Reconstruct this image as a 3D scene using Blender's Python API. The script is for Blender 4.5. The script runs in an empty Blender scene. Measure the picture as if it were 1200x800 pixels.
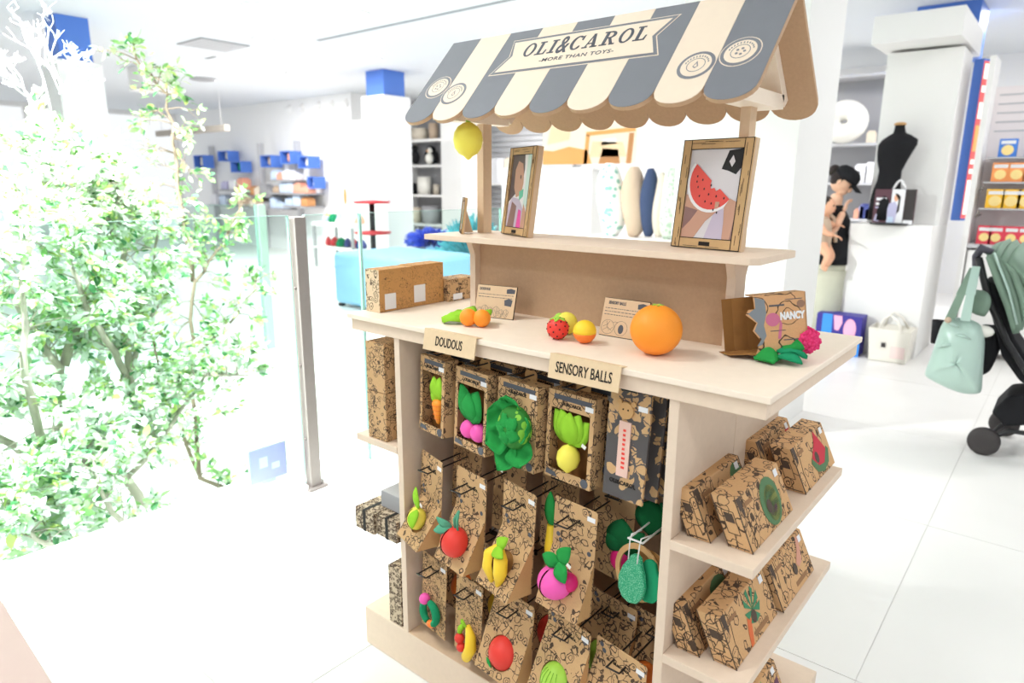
import bpy, bmesh, math, random
from mathutils import Vector, Matrix, Euler
random.seed(7)
R = math.radians
SC = bpy.context.scene
COL = SC.collection

# ------------------------------------------------------------------ camera
FPX = 792.0
CAMM = Matrix(((0.770, -0.150, 0.620), (0.637, 0.171, -0.751), (0.007, 0.974, 0.227)))
def _dir(px, py):
    return Vector((px - 600, -(py - 400), -FPX)).normalized()
_vx = -_dir(-385, 208); _vy = _dir(1272, 220)
_vz = _vx.cross(_vy).normalized(); _vy = _vz.cross(_vx)
CAMM = Matrix((_vx, _vy, _vz))
CAM = Vector((1.52, -1.14, 1.40))
cd = bpy.data.cameras.new('camera'); cam = bpy.data.objects.new('camera', cd); COL.objects.link(cam)
cd.sensor_width = 36.0; cd.lens = FPX / 1200 * 36; cd.clip_start = 0.05; cd.clip_end = 200
cam.matrix_world = Matrix.Translation(CAM) @ CAMM.to_4x4()
cd.dof.use_dof = True; cd.dof.focus_distance = 1.62; cd.dof.aperture_fstop = 3.2
SC.camera = cam

# ------------------------------------------------------------------ world, exposure, main lights
w = bpy.data.worlds.new('world'); SC.world = w; w.use_nodes = True
w.node_tree.nodes['Background'].inputs['Color'].default_value = (0.95, 0.98, 1.0, 1)
w.node_tree.nodes['Background'].inputs['Strength'].default_value = 0.95
vs = SC.view_settings
vs.view_transform = 'Standard'; vs.look = 'None'; vs.gamma = 1.0; vs.use_curve_mapping = False
vs.exposure = 0.12
SC.cycles.max_bounces = 10; SC.cycles.diffuse_bounces = 5; SC.cycles.transparent_max_bounces = 16
SC.cycles.use_denoising = True
SC.cycles.sample_clamp_indirect = 6
CEIL = 3.0
def area(name, loc, size, power, color=(1, .985, .965), rot=(0, 0, 0)):
    l = bpy.data.lights.new(name, 'AREA'); l.shape = 'DISK'; l.size = size; l.energy = power; l.color = color
    o = bpy.data.objects.new(name, l); COL.objects.link(o); o.location = loc; o.rotation_euler = rot
    return o
def spot(name, loc, target, power, cone=50, color=(1, 1, 1), rad=.08):
    l = bpy.data.lights.new(name, 'SPOT'); l.energy = power; l.spot_size = R(cone); l.spot_blend = .6
    l.shadow_soft_size = rad; l.color = color
    o = bpy.data.objects.new(name, l); COL.objects.link(o); o.location = loc
    o.rotation_euler = (Vector(target) - Vector(loc)).to_track_quat('-Z', 'Y').to_euler()
    return o
# area lamps added under the ceiling as the room's main light
for (x, y, p) in ((0.2, -2.6, 26), (2.6, -1.6, 22), (-0.7, -0.9, 36), (2.4, 1.4, 12), (-3.2, 3.4, 60), (1.9, 4.0, 27), (-6.5, 4.3, 105),
                  (-9.5, 5.0, 130), (3.2, 6.0, 50), (-2.4, 7.0, 70), (-6.0, 7.8, 60), (0.6, 7.2, 40)):
    area('ceiling_fill', (x, y, CEIL - .012), .55, p)
# spots added below the ceiling to overexpose the trees, no fixtures built
for (x, y, tx, ty, tz, p) in ((-0.9, -1.5, -2.3, .0, .6, 420), (-1.2, 0.6, -2.3, .7, .3, 260), (-3.0, -1.9, -2.5, .1, 1.0, 420), (-2.0, -.6, -2.2, .2, 0, 260)):
    spot('tree_fill_spot', (x, y, CEIL - .1), (tx, ty, tz), p * 3.0, 75, (.97, 1, 1))

# ------------------------------------------------------------------ pixel -> world
def ray(px, py):
    return CAMM @ Vector(((px - 600) / FPX, -(py - 400) / FPX, -1))
def PY(px, py, y):
    r = ray(px, py); return CAM + r * ((y - CAM.y) / r.y)
def PX(px, py, x):
    r = ray(px, py); return CAM + r * ((x - CAM.x) / r.x)
def PZ(px, py, z):
    r = ray(px, py); return CAM + r * ((z - CAM.z) / r.z)
def PD(px, py, d):
    return CAM + ray(px, py) * d

# ------------------------------------------------------------------ materials
def lin(c):
    return tuple(((v / 255) / 12.92 if v / 255 <= .04045 else ((v / 255 + .055) / 1.055) ** 2.4) for v in c) + (1,)
MATS = {}
def mat(name, rgb, rough=.6, spec=.4, vary=.0, scale=20, metal=0, bump=0, bscale=200, emit=0, sheen=0):
    m = bpy.data.materials.new(name); m.use_nodes = True; nt = m.node_tree; b = nt.nodes['Principled BSDF']
    b.inputs['Base Color'].default_value = lin(rgb); b.inputs['Roughness'].default_value = rough
    b.inputs['Specular IOR Level'].default_value = spec; b.inputs['Metallic'].default_value = metal
    if sheen: b.inputs['Sheen Weight'].default_value = sheen
    if vary or bump:
        tc = nt.nodes.new('ShaderNodeTexCoord')
    if vary:
        n = nt.nodes.new('ShaderNodeTexNoise'); n.inputs['Scale'].default_value = scale; n.inputs['Detail'].default_value = 6
        nt.links.new(tc.outputs['Object'], n.inputs['Vector'])
        mx = nt.nodes.new('ShaderNodeMix'); mx.data_type = 'RGBA'
        c = lin(rgb); mx.inputs[6].default_value = tuple(v * (1 - vary) for v in c[:3]) + (1,)
        mx.inputs[7].default_value = tuple(min(1, v * (1 + vary)) for v in c[:3]) + (1,)
        nt.links.new(n.outputs['Fac'], mx.inputs[0]); nt.links.new(mx.outputs[2], b.inputs['Base Color'])
    if bump:
        n2 = nt.nodes.new('ShaderNodeTexNoise'); n2.inputs['Scale'].default_value = bscale; n2.inputs['Detail'].default_value = 3
        nt.links.new(tc.outputs['Object'], n2.inputs['Vector'])
        bp = nt.nodes.new('ShaderNodeBump'); bp.inputs['Strength'].default_value = bump; bp.inputs['Distance'].default_value = .002
        nt.links.new(n2.outputs['Fac'], bp.inputs['Height']); nt.links.new(bp.outputs['Normal'], b.inputs['Normal'])
    if emit:
        b.inputs['Emission Color'].default_value = lin(rgb); b.inputs['Emission Strength'].default_value = emit
    MATS[name] = m
    return m
def glassmat(name, tint, refl=.06):
    m = bpy.data.materials.new(name); m.use_nodes = True; nt = m.node_tree
    nt.nodes.remove(nt.nodes['Principled BSDF'])
    t = nt.nodes.new('ShaderNodeBsdfTransparent'); t.inputs['Color'].default_value = tint
    g = nt.nodes.new('ShaderNodeBsdfGlossy'); g.inputs['Roughness'].default_value = .02
    f = nt.nodes.new('ShaderNodeLayerWeight'); f.inputs['Blend'].default_value = .12
    mx = nt.nodes.new('ShaderNodeMixShader'); mul = nt.nodes.new('ShaderNodeMath'); mul.operation = 'MULTIPLY'; mul.inputs[1].default_value = refl * 4
    nt.links.new(f.outputs['Facing'], mul.inputs[0]); nt.links.new(mul.outputs[0], mx.inputs[0])
    nt.links.new(t.outputs[0], mx.inputs[1]); nt.links.new(g.outputs[0], mx.inputs[2])
    nt.links.new(mx.outputs[0], nt.nodes['Material Output'].inputs['Surface'])
    return m
def kraft(name, rgb=(198, 160, 116), ink=(84, 68, 56), scale=42, line=.05, blobs=.0, blobscale=30, dark=False):
    """kraft board with a printed line drawing: voronoi cell outlines + filled blots"""
    m = bpy.data.materials.new(name); m.use_nodes = True; nt = m.node_tree; b = nt.nodes['Principled BSDF']; N = nt.nodes.new; L = nt.links.new
    b.inputs['Roughness'].default_value = .75; b.inputs['Specular IOR Level'].default_value = .2
    tc = N('ShaderNodeTexCoord'); oi = N('ShaderNodeObjectInfo')
    mul = N('ShaderNodeMath'); mul.operation = 'MULTIPLY'; mul.inputs[1].default_value = 7.3; L(oi.outputs['Random'], mul.inputs[0])
    add = N('ShaderNodeVectorMath'); add.operation = 'ADD'; L(tc.outputs['Object'], add.inputs[0]); L(mul.outputs[0], add.inputs[1])
    nz = N('ShaderNodeTexNoise'); nz.inputs['Scale'].default_value = 55; nz.inputs['Detail'].default_value = 1; L(add.outputs[0], nz.inputs['Vector'])
    sc = N('ShaderNodeVectorMath'); sc.operation = 'SCALE'; sc.inputs['Scale'].default_value = .016; L(nz.outputs['Color'], sc.inputs[0])
    ad2 = N('ShaderNodeVectorMath'); ad2.operation = 'ADD'; L(add.outputs[0], ad2.inputs[0]); L(sc.outputs[0], ad2.inputs[1])
    def math_(op, x, val=None, y=None):
        n_ = N('ShaderNodeMath'); n_.operation = op; L(x, n_.inputs[0])
        if val is not None: n_.inputs[1].default_value = val
        if y is not None: L(y, n_.inputs[1])
        return n_.outputs[0]
    nm = N('ShaderNodeTexNoise'); nm.inputs['Scale'].default_value = scale * .5; nm.inputs['Detail'].default_value = 0; L(add.outputs[0], nm.inputs['Vector'])
    mask = math_('GREATER_THAN', nm.outputs['Fac'], .50); mask2 = math_('LESS_THAN', nm.outputs['Fac'], .46)
    v = N('ShaderNodeTexVoronoi'); v.feature = 'DISTANCE_TO_EDGE'; v.inputs['Scale'].default_value = scale * 1.3; L(ad2.outputs[0], v.inputs['Vector'])
    edge = math_('MULTIPLY', math_('LESS_THAN', v.outputs['Distance'], line * .62), None, mask)
    f = N('ShaderNodeTexVoronoi'); f.inputs['Scale'].default_value = scale; f.inputs['Randomness'].default_value = .8; L(ad2.outputs[0], f.inputs['Vector'])
    ring = math_('LESS_THAN', math_('ABSOLUTE', math_('SUBTRACT', f.outputs['Distance'], .38)), line * .55)
    ring2_ = math_('MULTIPLY', math_('LESS_THAN', math_('ABSOLUTE', math_('SUBTRACT', f.outputs['Distance'], .17)), line * .5), None, mask2)
    out = math_('MAXIMUM', math_('MAXIMUM', edge, None, ring), None, ring2_)
    if blobs:
        v2 = N('ShaderNodeTexVoronoi'); v2.inputs['Scale'].default_value = blobscale; L(ad2.outputs[0], v2.inputs['Vector'])
        l2 = math_('GREATER_THAN' if dark else 'LESS_THAN', v2.outputs['Distance'], blobs)
        if not dark: l2 = math_('MULTIPLY', l2, None, mask)
        out = math_('MAXIMUM', out, None, l2)
    fib = N('ShaderNodeTexNoise'); fib.inputs['Scale'].default_value = 300; L(tc.outputs['Object'], fib.inputs['Vector'])
    kc = N('ShaderNodeMix'); kc.data_type = 'RGBA'; c = lin(rgb)
    kc.inputs[6].default_value = tuple(x * .88 for x in c[:3]) + (1,); kc.inputs[7].default_value = tuple(x * 1.1 for x in c[:3]) + (1,); L(fib.outputs['Fac'], kc.inputs[0])
    mx = N('ShaderNodeMix'); mx.data_type = 'RGBA'; L(out, mx.inputs[0]); L(kc.outputs[2], mx.inputs[6]); mx.inputs[7].default_value = lin(ink)
    L(mx.outputs[2], b.inputs['Base Color'])
    return m
def dots(name, a, bcol, scale, thr, rough=.5):
    m = bpy.data.materials.new(name); m.use_nodes = True; nt = m.node_tree; b = nt.nodes['Principled BSDF']; N = nt.nodes.new; L = nt.links.new
    tc = N('ShaderNodeTexCoord'); v = N('ShaderNodeTexVoronoi'); v.inputs['Scale'].default_value = scale; L(tc.outputs['Object'], v.inputs['Vector'])
    l = N('ShaderNodeMath'); l.operation = 'LESS_THAN'; l.inputs[1].default_value = thr; L(v.outputs['Distance'], l.inputs[0])
    mx = N('ShaderNodeMix'); mx.data_type = 'RGBA'; mx.inputs[6].default_value = lin(a); mx.inputs[7].default_value = lin(bcol); L(l.outputs[0], mx.inputs[0])
    L(mx.outputs[2], b.inputs['Base Color']); b.inputs['Roughness'].default_value = rough
    return m
M = dict(
    white=mat('white_paint', (236, 235, 233), .6, .3), wall=mat('white_wall', (238, 238, 238), .7, .2), ceil=mat('ceiling_paint', (222, 226, 230), .8, .1),
    pinkwhite=mat('warm_white_paint', (238, 230, 230), .6, .3),
    mdf=mat('light_mdf', (224, 203, 182), .6, .25, .05, 60, bump=.1, bscale=400), mdfd=mat('raw_mdf', (190, 158, 128), .75, .15, .10, 150, bump=.1, bscale=500),
    mdfe=mat('mdf_edge', (214, 186, 156), .7, .2, .06, 100), ply=mat('pale_plywood', (240, 224, 206), .55, .3, .04, 40),
    slate=mat('slate_print', (116, 117, 124), .45, .4, .04, 30), cream=mat('cream_print', (230, 211, 190), .5, .35, .03, 50), ink=mat('black_ink', (42, 38, 36), .6, .2),
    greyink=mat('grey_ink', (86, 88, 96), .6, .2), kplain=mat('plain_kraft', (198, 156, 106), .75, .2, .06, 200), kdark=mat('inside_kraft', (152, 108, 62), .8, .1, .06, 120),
    klight=mat('light_kraft_card', (222, 196, 160), .65, .25, .05, 120),
    blackw=mat('black_wire', (26, 24, 24), .4, .5), whitew=mat('white_wire', (228, 226, 222), .4, .5), sticker=mat('white_sticker', (232, 232, 234), .5, .3),
    steel=mat('brushed_steel', (128, 120, 116), .5, .4, .04, 60, metal=.2), gedge=mat('green_glass_edge', (150, 184, 174), .15, .5),
    black=mat('black_fabric', (30, 30, 33), .8, .2, .1, 60), blackp=mat('black_plastic', (34, 34, 36), .45, .4), dgrey=mat('dark_grey_rubber', (62, 58, 58), .7, .3),
    blue=mat('royal_blue_paint', (86, 126, 208), .5, .3), sofa=mat('sky_blue_upholstery', (142, 188, 216), .7, .2, .05, 20),
    red=mat('red_paint', (214, 60, 66), .4, .4), grey=mat('grey_panel', (196, 196, 199), .6, .3), greyd=mat('grey_shelf', (160, 160, 163), .5, .3),
    skin=mat('skin', (226, 172, 140), .55, .3), skinp=mat('pale_skin', (236, 190, 160), .55, .3), hair=mat('dark_hair', (40, 30, 28), .6, .3),
    sage=mat('sage_satin', (172, 196, 186), .28, .5, .08, 8), canopy=mat('sage_canopy', (122, 144, 128), .6, .2, .1, 12), pants=mat('pale_khaki_cloth', (190, 190, 172), .8, .1, .08, 12),
    beige=mat('beige_cloth', (196, 174, 152), .8, .1, .05, 60), navy=mat('navy_cloth', (64, 76, 104), .85, .1, .08, 80), offw=mat('off_white_cloth', (232, 230, 222), .85, .1),
    leafp=dots('green_leaf_print_cloth', (234, 236, 232), (140, 190, 176), 16, .36, .85), palegreen=dots('pale_green_print_cloth', (204, 216, 200), (168, 192, 168), 30, .4, .85),
    cream2=mat('cream_cloth', (208, 198, 182), .8, .1), plast=mat('translucent_white_plastic', (226, 222, 212), .4, .4),
    wood2=mat('pinkish_wood', (196, 174, 166), .55, .3, .05, 10),
    # toys
    tred=mat('red_rubber', (226, 62, 52), .5, .35), tyel=mat('yellow_rubber', (246, 206, 52), .5, .35), tlem=mat('lemon_rubber', (240, 226, 90), .5, .35, bump=.15, bscale=160), torg=mat('orange_rubber', (248, 150, 44), .5, .35, bump=.12, bscale=220),
    tpink=mat('pink_rubber', (240, 90, 176), .5, .35), tlime=mat('lime_rubber', (160, 206, 74), .5, .35), tmag=mat('magenta_rubber', (214, 30, 112), .5, .35), torg2=mat('deep_orange_rubber', (246, 128, 50), .5, .35),
    fgreen=mat('green_felt', (44, 146, 70), .9, .1, .12, 40, bump=.2, bscale=300), flime=mat('lime_felt', (146, 200, 56), .9, .1, .1, 40, bump=.2, bscale=300), fdark=mat('dark_green_felt', (22, 92, 52), .9, .1, .12, 40),
    fmint=mat('soft_green_felt', (92, 160, 130), .9, .1, .1, 40), fteal=mat('teal_green_felt', (34, 140, 96), .9, .1, .1, 40), slit=mat('dark_slit', (60, 14, 18), .8, .1),
    glitter=dots('glitter_green', (34, 148, 104), (150, 214, 180), 420, .3, .3),
    cabbage=dots('cabbage_print', (40, 124, 40), (128, 190, 60), 34, .42, .8),
    k1=kraft('kraft_print_line', scale=40, line=.07), k2=kraft('kraft_print_busy', scale=62, line=.08, blobs=.2, blobscale=60), k3=kraft('kraft_print_vines', scale=48, line=.07, blobs=.18, blobscale=50),
    kbag=kraft('kraft_print_slate', scale=22, line=.05, blobs=.50, blobscale=34, dark=True, ink=(88, 84, 84)),
    kbox=kraft('kraft_print_box', (206, 164, 118), scale=32, line=.06, blobs=.24, blobscale=30), kband=kraft('kraft_print_geometric', (196, 178, 152), scale=95, line=.16, blobs=.25, blobscale=95),
    klit=kraft('lit_kraft_print', (224, 200, 166), scale=44, line=.07, blobs=.16, blobscale=30), ksign=mat('sign_kraft', (214, 184, 150), .6, .25, .04, 120),
)
def kw(name):
    return M[name]

# ------------------------------------------------------------------ mesh building
class MB:
    def __init__(s): s.v = []; s.f = []; s.mi = []; s.sm = []
    def add(s, vs, fs, mi=0, smooth=False):
        o = len(s.v); s.v += [tuple(v) for v in vs]
        for f in fs: s.f.append(tuple(i + o for i in f)); s.mi.append(mi); s.sm.append(smooth)
        return s
    def box(s, x0, x1, y0, y1, z0, z1, mi=0):
        return s.add([(x0, y0, z0), (x1, y0, z0), (x1, y1, z0), (x0, y1, z0), (x0, y0, z1), (x1, y0, z1), (x1, y1, z1), (x0, y1, z1)],
                     [(0, 3, 2, 1), (4, 5, 6, 7), (0, 1, 5, 4), (1, 2, 6, 5), (2, 3, 7, 6), (3, 0, 4, 7)], mi)
    def obox(s, c, half, rot=None, mi=0):
        rm = rot if rot is not None else Matrix.Identity(3); c = Vector(c); vs = []
        for z in (-1, 1):
            for x, y in ((-1, -1), (1, -1), (1, 1), (-1, 1)): vs.append(c + rm @ Vector((x * half[0], y * half[1], z * half[2])))
        return s.add(vs, [(0, 3, 2, 1), (4, 5, 6, 7), (0, 1, 5, 4), (1, 2, 6, 5), (2, 3, 7, 6), (3, 0, 4, 7)], mi)
    def hexa(s, p, mi=0):   # 8 points: bottom ring, top ring
        return s.add(p, [(0, 3, 2, 1), (4, 5, 6, 7), (0, 1, 5, 4), (1, 2, 6, 5), (2, 3, 7, 6), (3, 0, 4, 7)], mi)
    def poly(s, pts, mi=0): return s.add(pts, [tuple(range(len(pts)))], mi)
    def prism(s, pts, fn, t0, t1, mi=0, side=None, smooth_side=False):
        n = len(pts); vs = [fn(a, b, t0) for a, b in pts] + [fn(a, b, t1) for a, b in pts]
        s.add(vs, [tuple(range(n - 1, -1, -1)), tuple(range(n, 2 * n))], mi)
        o = len(s.v) - 2 * n
        for i in range(n):
            j = (i + 1) % n; s.f.append((o + i, o + j, o + n + j, o + n + i)); s.mi.append(mi if side is None else side); s.sm.append(smooth_side)
        return s
    def tube(s, pts, r, n=8, mi=0, cap=True, closed=False):
        pts = [Vector(p) for p in pts]; m = len(pts); rs = r if isinstance(r, (list, tuple)) else [r] * m; o = len(s.v); prev = None
        for i, p in enumerate(pts):
            if closed: d = (pts[(i + 1) % m] - pts[i - 1])
            else: d = (pts[min(i + 1, m - 1)] - pts[max(i - 1, 0)])
            d = d.normalized() if d.length > 1e-9 else Vector((0, 0, 1))
            if prev is None:
                u = d.orthogonal().normalized()
            else:
                u = prev - d * prev.dot(d); u = u.normalized() if u.length > 1e-6 else d.orthogonal().normalized()
            prev = u; v = d.cross(u)
            for k in range(n):
                a = 2 * math.pi * k / n; s.v.append(tuple(p + (u * math.cos(a) + v * math.sin(a)) * rs[i]))
        for i in range(m if closed else m - 1):
            for k in range(n):
                a = o + i * n + k; b = o + i * n + (k + 1) % n; i2 = (i + 1) % m
                s.f.append((a, b, o + i2 * n + (k + 1) % n, o + i2 * n + k)); s.mi.append(mi); s.sm.append(True)
        if cap and not closed:
            s.f.append(tuple(o + k for k in range(n - 1, -1, -1))); s.mi.append(mi); s.sm.append(False)
            s.f.append(tuple(o + (m - 1) * n + k for k in range(n))); s.mi.append(mi); s.sm.append(False)
        return s
    def lathe(s, prof, c=(0, 0, 0), n=20, axis=None, mi=0, sq=(1, 1)):
        """prof = [(radius, height)]; axis = 3x3 matrix (z = lathe axis)"""
        rm = axis if axis is not None else Matrix.Identity(3); c = Vector(c); o = len(s.v); m = len(prof)
        for r, h in prof:
            for k in range(n):
                a = 2 * math.pi * k / n; s.v.append(tuple(c + rm @ Vector((r * math.cos(a) * sq[0], r * math.sin(a) * sq[1], h))))
        for i in range(m - 1):
            for k in range(n):
                k2 = (k + 1) % n; s.f.append((o + i * n + k, o + i * n + k2, o + (i + 1) * n + k2, o + (i + 1) * n + k)); s.mi.append(mi); s.sm.append(True)
        if prof[0][0] > 1e-5: s.f.append(tuple(o + k for k in range(n - 1, -1, -1))); s.mi.append(mi); s.sm.append(False)
        if prof[-1][0] > 1e-5: s.f.append(tuple(o + (m - 1) * n + k for k in range(n))); s.mi.append(mi); s.sm.append(False)
        return s
    def ball(s, c, r, n=20, mi=0, axis=None, sq=(1, 1, 1), fn=None):
        m = max(6, n // 2); prof = []
        for i in range(m + 1):
            a = -math.pi / 2 + math.pi * i / m
            rr = max(1e-6, math.cos(a)) * r
            hh = math.sin(a) * r * sq[2]
            if fn: rr, hh = fn(rr, hh)
            prof.append((rr, hh))
        return s.lathe(prof, c, n, axis, mi, sq[:2])
    def grid(s, fn, nu, nv, mi=0, smooth=True):
        o = len(s.v)
        for i in range(nu + 1):
            for j in range(nv + 1): s.v.append(tuple(fn(i / nu, j / nv)))
        for i in range(nu):
            for j in range(nv):
                a = o + i * (nv + 1) + j; s.f.append((a, a + nv + 1, a + nv + 2, a + 1)); s.mi.append(mi); s.sm.append(smooth)
        return s
    def leaf(s, base, tip, width, normal=(0, -1, 0), bend=.15, cup=.2, nu=8, nv=4, mi=0, wave=0, peak=.45):
        base = Vector(base); tip = Vector(tip); d = tip - base; L = d.length; t = d.normalized(); nn = Vector(normal); nn = (nn - t * nn.dot(t)).normalized(); sd = t.cross(nn)
        def fn(u, v):
            wv = width * (math.sin(math.pi * min(1, u ** (math.log(.5) / math.log(peak)))) ** .75 + .03) ; q = (v - .5) * 2
            return base + t * (L * u) + sd * (q * wv * .5) + nn * (bend * L * math.sin(math.pi * u) - cup * width * q * q * .5 + wave * math.sin(u * 9 + q * 3) * width)
        return s.grid(fn, nu, nv, mi)
    def mesh(s, name, mats):
        me = bpy.data.meshes.new(name); me.from_pydata(s.v, [], s.f)
        for m_ in (mats if isinstance(mats, (list, tuple)) else [mats]): me.materials.append(m_)
        me.polygons.foreach_set('material_index', s.mi); me.polygons.foreach_set('use_smooth', s.sm); me.update()
        return me
    def build(s, name, mats, parent=None, loc=None, rot=None):
        return link(name, s.mesh(name, mats), parent, loc, rot)
def link(name, me, parent=None, loc=None, rot=None):
    o = bpy.data.objects.new(name, me); COL.objects.link(o)
    if parent: o.parent = parent
    if loc is not None: o.location = loc
    if rot is not None: o.rotation_euler = rot
    return o
def tag(o, label, cat, group=None):
    o['label'] = label; o['category'] = cat
    if group: o['group'] = group
    return o
def thing(name, label, cat, loc=(0, 0, 0), rot=(0, 0, 0), group=None):
    o = bpy.data.objects.new(name, None); COL.objects.link(o); o.empty_display_size = .05
    o.location = loc; o.rotation_euler = rot
    return tag(o, label, cat, group)
def struct(o): o['kind'] = 'structure'; return o
def bev(o, w=.002, n=2):
    m = o.modifiers.new('bevel', 'BEVEL'); m.width = w; m.segments = n; m.limit_method = 'ANGLE'; return o
def solid(o, t=.002):
    m = o.modifiers.new('thickness', 'SOLIDIFY'); m.thickness = t; m.offset = 0; return o
def subd(o, n=1):
    m = o.modifiers.new('smooth', 'SUBSURF'); m.levels = n; m.render_levels = n; return o
def dup(root, loc=None, rot=None, label=None):
    r = root.copy(); COL.objects.link(r)
    if loc is not None: r.location = loc
    if rot is not None: r.rotation_euler = rot
    if label: r['label'] = label
    for ch in list(root.children):
        c = ch.copy(); COL.objects.link(c); c.parent = r
        for g in list(ch.children):
            d = g.copy(); COL.objects.link(d); d.parent = c
    return r
_txt = {}
def textmesh(body, size, xs=1.0, ext=.0004, bold=0.0, sp=1.0):
    key = (body, size, xs, ext, bold, sp)
    if key in _txt: return _txt[key]
    cu = bpy.data.curves.new('t', 'FONT'); cu.body = body; cu.size = size; cu.align_x = 'CENTER'; cu.align_y = 'CENTER'; cu.extrude = ext; cu.offset = bold; cu.space_character = sp; cu.resolution_u = 3
    o = bpy.data.objects.new('t', cu); COL.objects.link(o)
    dg = bpy.context.evaluated_depsgraph_get(); dg.update()
    me = bpy.data.meshes.new_from_object(o.evaluated_get(dg)); me.transform(Matrix.Diagonal((xs, 1, 1, 1)))
    COL.objects.unlink(o); bpy.data.objects.remove(o); _txt[key] = me
    return me
def text(name, body, size, m, parent, loc, rot, xs=1.0, bold=0.0, sp=1.0):
    me = textmesh(body, size, xs, .0004, bold, sp)
    if not me.materials: me.materials.append(m)
    elif me.materials[0] != m: me = me.copy(); me.materials[0] = m
    return link(name, me, parent, loc, rot)
FACE = (R(90), 0, 0)    # text standing up, read from the front (-y)
def arc(cx, cy, r, a0, a1, n, ry=None):
    ry = r if ry is None else ry
    return [(cx + r * math.cos(a0 + (a1 - a0) * i / n), cy + ry * math.sin(a0 + (a1 - a0) * i / n)) for i in range(n + 1)]
def XZ(y0, sgn=1):   # prism mapper: (a,b)->(x,z), thickness along y
    return lambda a, b, t: (a, y0 + t, b)
def ring2(mb, fn, r_out, r_in, t0, t1, n=28, mi=0, c=(0, 0), sq=1.0):
    o = len(mb.v)
    for t in (t0, t1):
        for r in (r_out, r_in):
            for k in range(n):
                a = 2 * math.pi * k / n; mb.v.append(tuple(fn(c[0] + r * math.cos(a) * sq, c[1] + r * math.sin(a), t)))
    for k in range(n):
        k2 = (k + 1) % n
        for a, b in ((0, 1), (3, 2), (2, 0), (1, 3)):
            mb.f.append((o + a * n + k, o + a * n + k2, o + b * n + k2, o + b * n + k)); mb.mi.append(mi); mb.sm.append(False)
    return mb
# ================================================================== SETTING
OX0, OX1, OY0, OY1 = -3.6, -1.30, -3.2, 1.55        # opening in the floor where the trees grow
fm = bpy.data.materials.new('floor_tile'); fm.use_nodes = True
def _floor():
    nt = fm.node_tree; b = nt.nodes['Principled BSDF']; N = nt.nodes.new; L = nt.links.new
    b.inputs['Roughness'].default_value = .32; b.inputs['Specular IOR Level'].default_value = .35
    tc = N('ShaderNodeTexCoord'); n = N('ShaderNodeTexNoise'); n.inputs['Scale'].default_value = 1.3; n.inputs['Detail'].default_value = 5; L(tc.outputs['Object'], n.inputs['Vector'])
    mx = N('ShaderNodeMix'); mx.data_type = 'RGBA'; mx.inputs[6].default_value = lin((222, 220, 217)); mx.inputs[7].default_value = lin((236, 234, 231)); L(n.outputs['Fac'], mx.inputs[0])
    L(mx.outputs[2], b.inputs['Base Color'])
_floor()
mb = MB()
# big floor tiles in a 1.2 m grid, joints recessed; joined into the floor where too far to tell apart
grout = mat('floor_joint', (216, 214, 211), .7, .2)
base = MB()
for x0, x1, y0, y1 in ((-16, OX0, -8, 11), (OX1, 7, -8, 11), (OX0, OX1, OY1, 11), (OX0, OX1, -8, OY0)):
    base.box(x0, x1, y0, y1, -.12, -.0025)
fl = struct(base.build('floor', grout))
def cut(x0, x1, y0, y1):
    """tile rectangle minus the opening"""
    if x1 <= OX0 or x0 >= OX1 or y1 <= OY0 or y0 >= OY1: return [(x0, x1, y0, y1)]
    out = []
    if x0 < OX0: out.append((x0, OX0, y0, y1)); x0 = OX0
    if x1 > OX1: out.append((OX1, x1, y0, y1)); x1 = OX1
    if y0 < OY0: out.append((x0, x1, y0, OY0))
    if y1 > OY1: out.append((x0, x1, OY1, y1))
    return out
TS = 1.2; g = .0015; far = MB()
for i in range(-13, 6):
    for j in range(-7, 9):
        x0 = .02 + i * TS; y0 = .806 + j * TS
        near = (-3 <= i <= 2 and -1 <= j <= 4)
        for a, b_, c, d in cut(x0 + g, x0 + TS - g, y0 + g, y0 + TS - g):
            t = MB() if near else far
            t.box(a, b_, c, d, -.003, 0)
            if near: t.build('floor_tile', fm, fl)
o = far.build('floor_tile_field', fm, fl); o['kind'] = 'stuff'
# recess under the trees
mb = MB(); D = -.75
mb.box(OX0 - .1, OX1 + .1, OY0 - .1, OY1 + .1, D - .1, D)
mb.box(OX0 - .1, OX0, OY0, OY1, D, -.12); mb.box(OX1, OX1 + .1, OY0, OY1, D, -.12); mb.box(OX0, OX1, OY1, OY1 + .1, D, -.12); mb.box(OX0, OX1, OY0 - .1, OY0, D, -.12)
o = mb.build('trim_1', M['white']); struct(o)
o = MB().box(OX1 - .03, OX1 + .045, OY0, OY1 + .03, 0, .035).build('trim_2', M['white']); bev(o, .006); struct(o)
# ceiling with slots
o = MB().box(-16, 7, -8, 11, CEIL, CEIL + .1).build('ceiling', M['ceil']); struct(o)
slot = mat('ceiling_slot', (150, 154, 158), .8, .1)
def strip(name, p0, p1, wd=.02):
    a = PZ(*p0, CEIL); b_ = PZ(*p1, CEIL); y = (a.y + b_.y) / 2
    return struct(MB().box(min(a.x, b_.x), max(a.x, b_.x), y - wd, y + wd, CEIL - .006, CEIL - .001).build(name, slot))
strip('trim_3', (372, 47), (640, -9), .025)
strip('trim_4', (150, 55), (330, 78), .02)
# far walls
o = MB().box(-16, -9.2, 7.0, 7.15, 0, CEIL).build('wall_left_back', M['wall']); struct(o)
o = MB().box(-9.2, 7, 9.6, 9.75, 0, CEIL).build('wall_back', M['wall']); struct(o)
o = MB().box(-9.2, -9.05, 7.0, 9.6, 0, CEIL).build('wall_return', M['wall']); struct(o)
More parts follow.
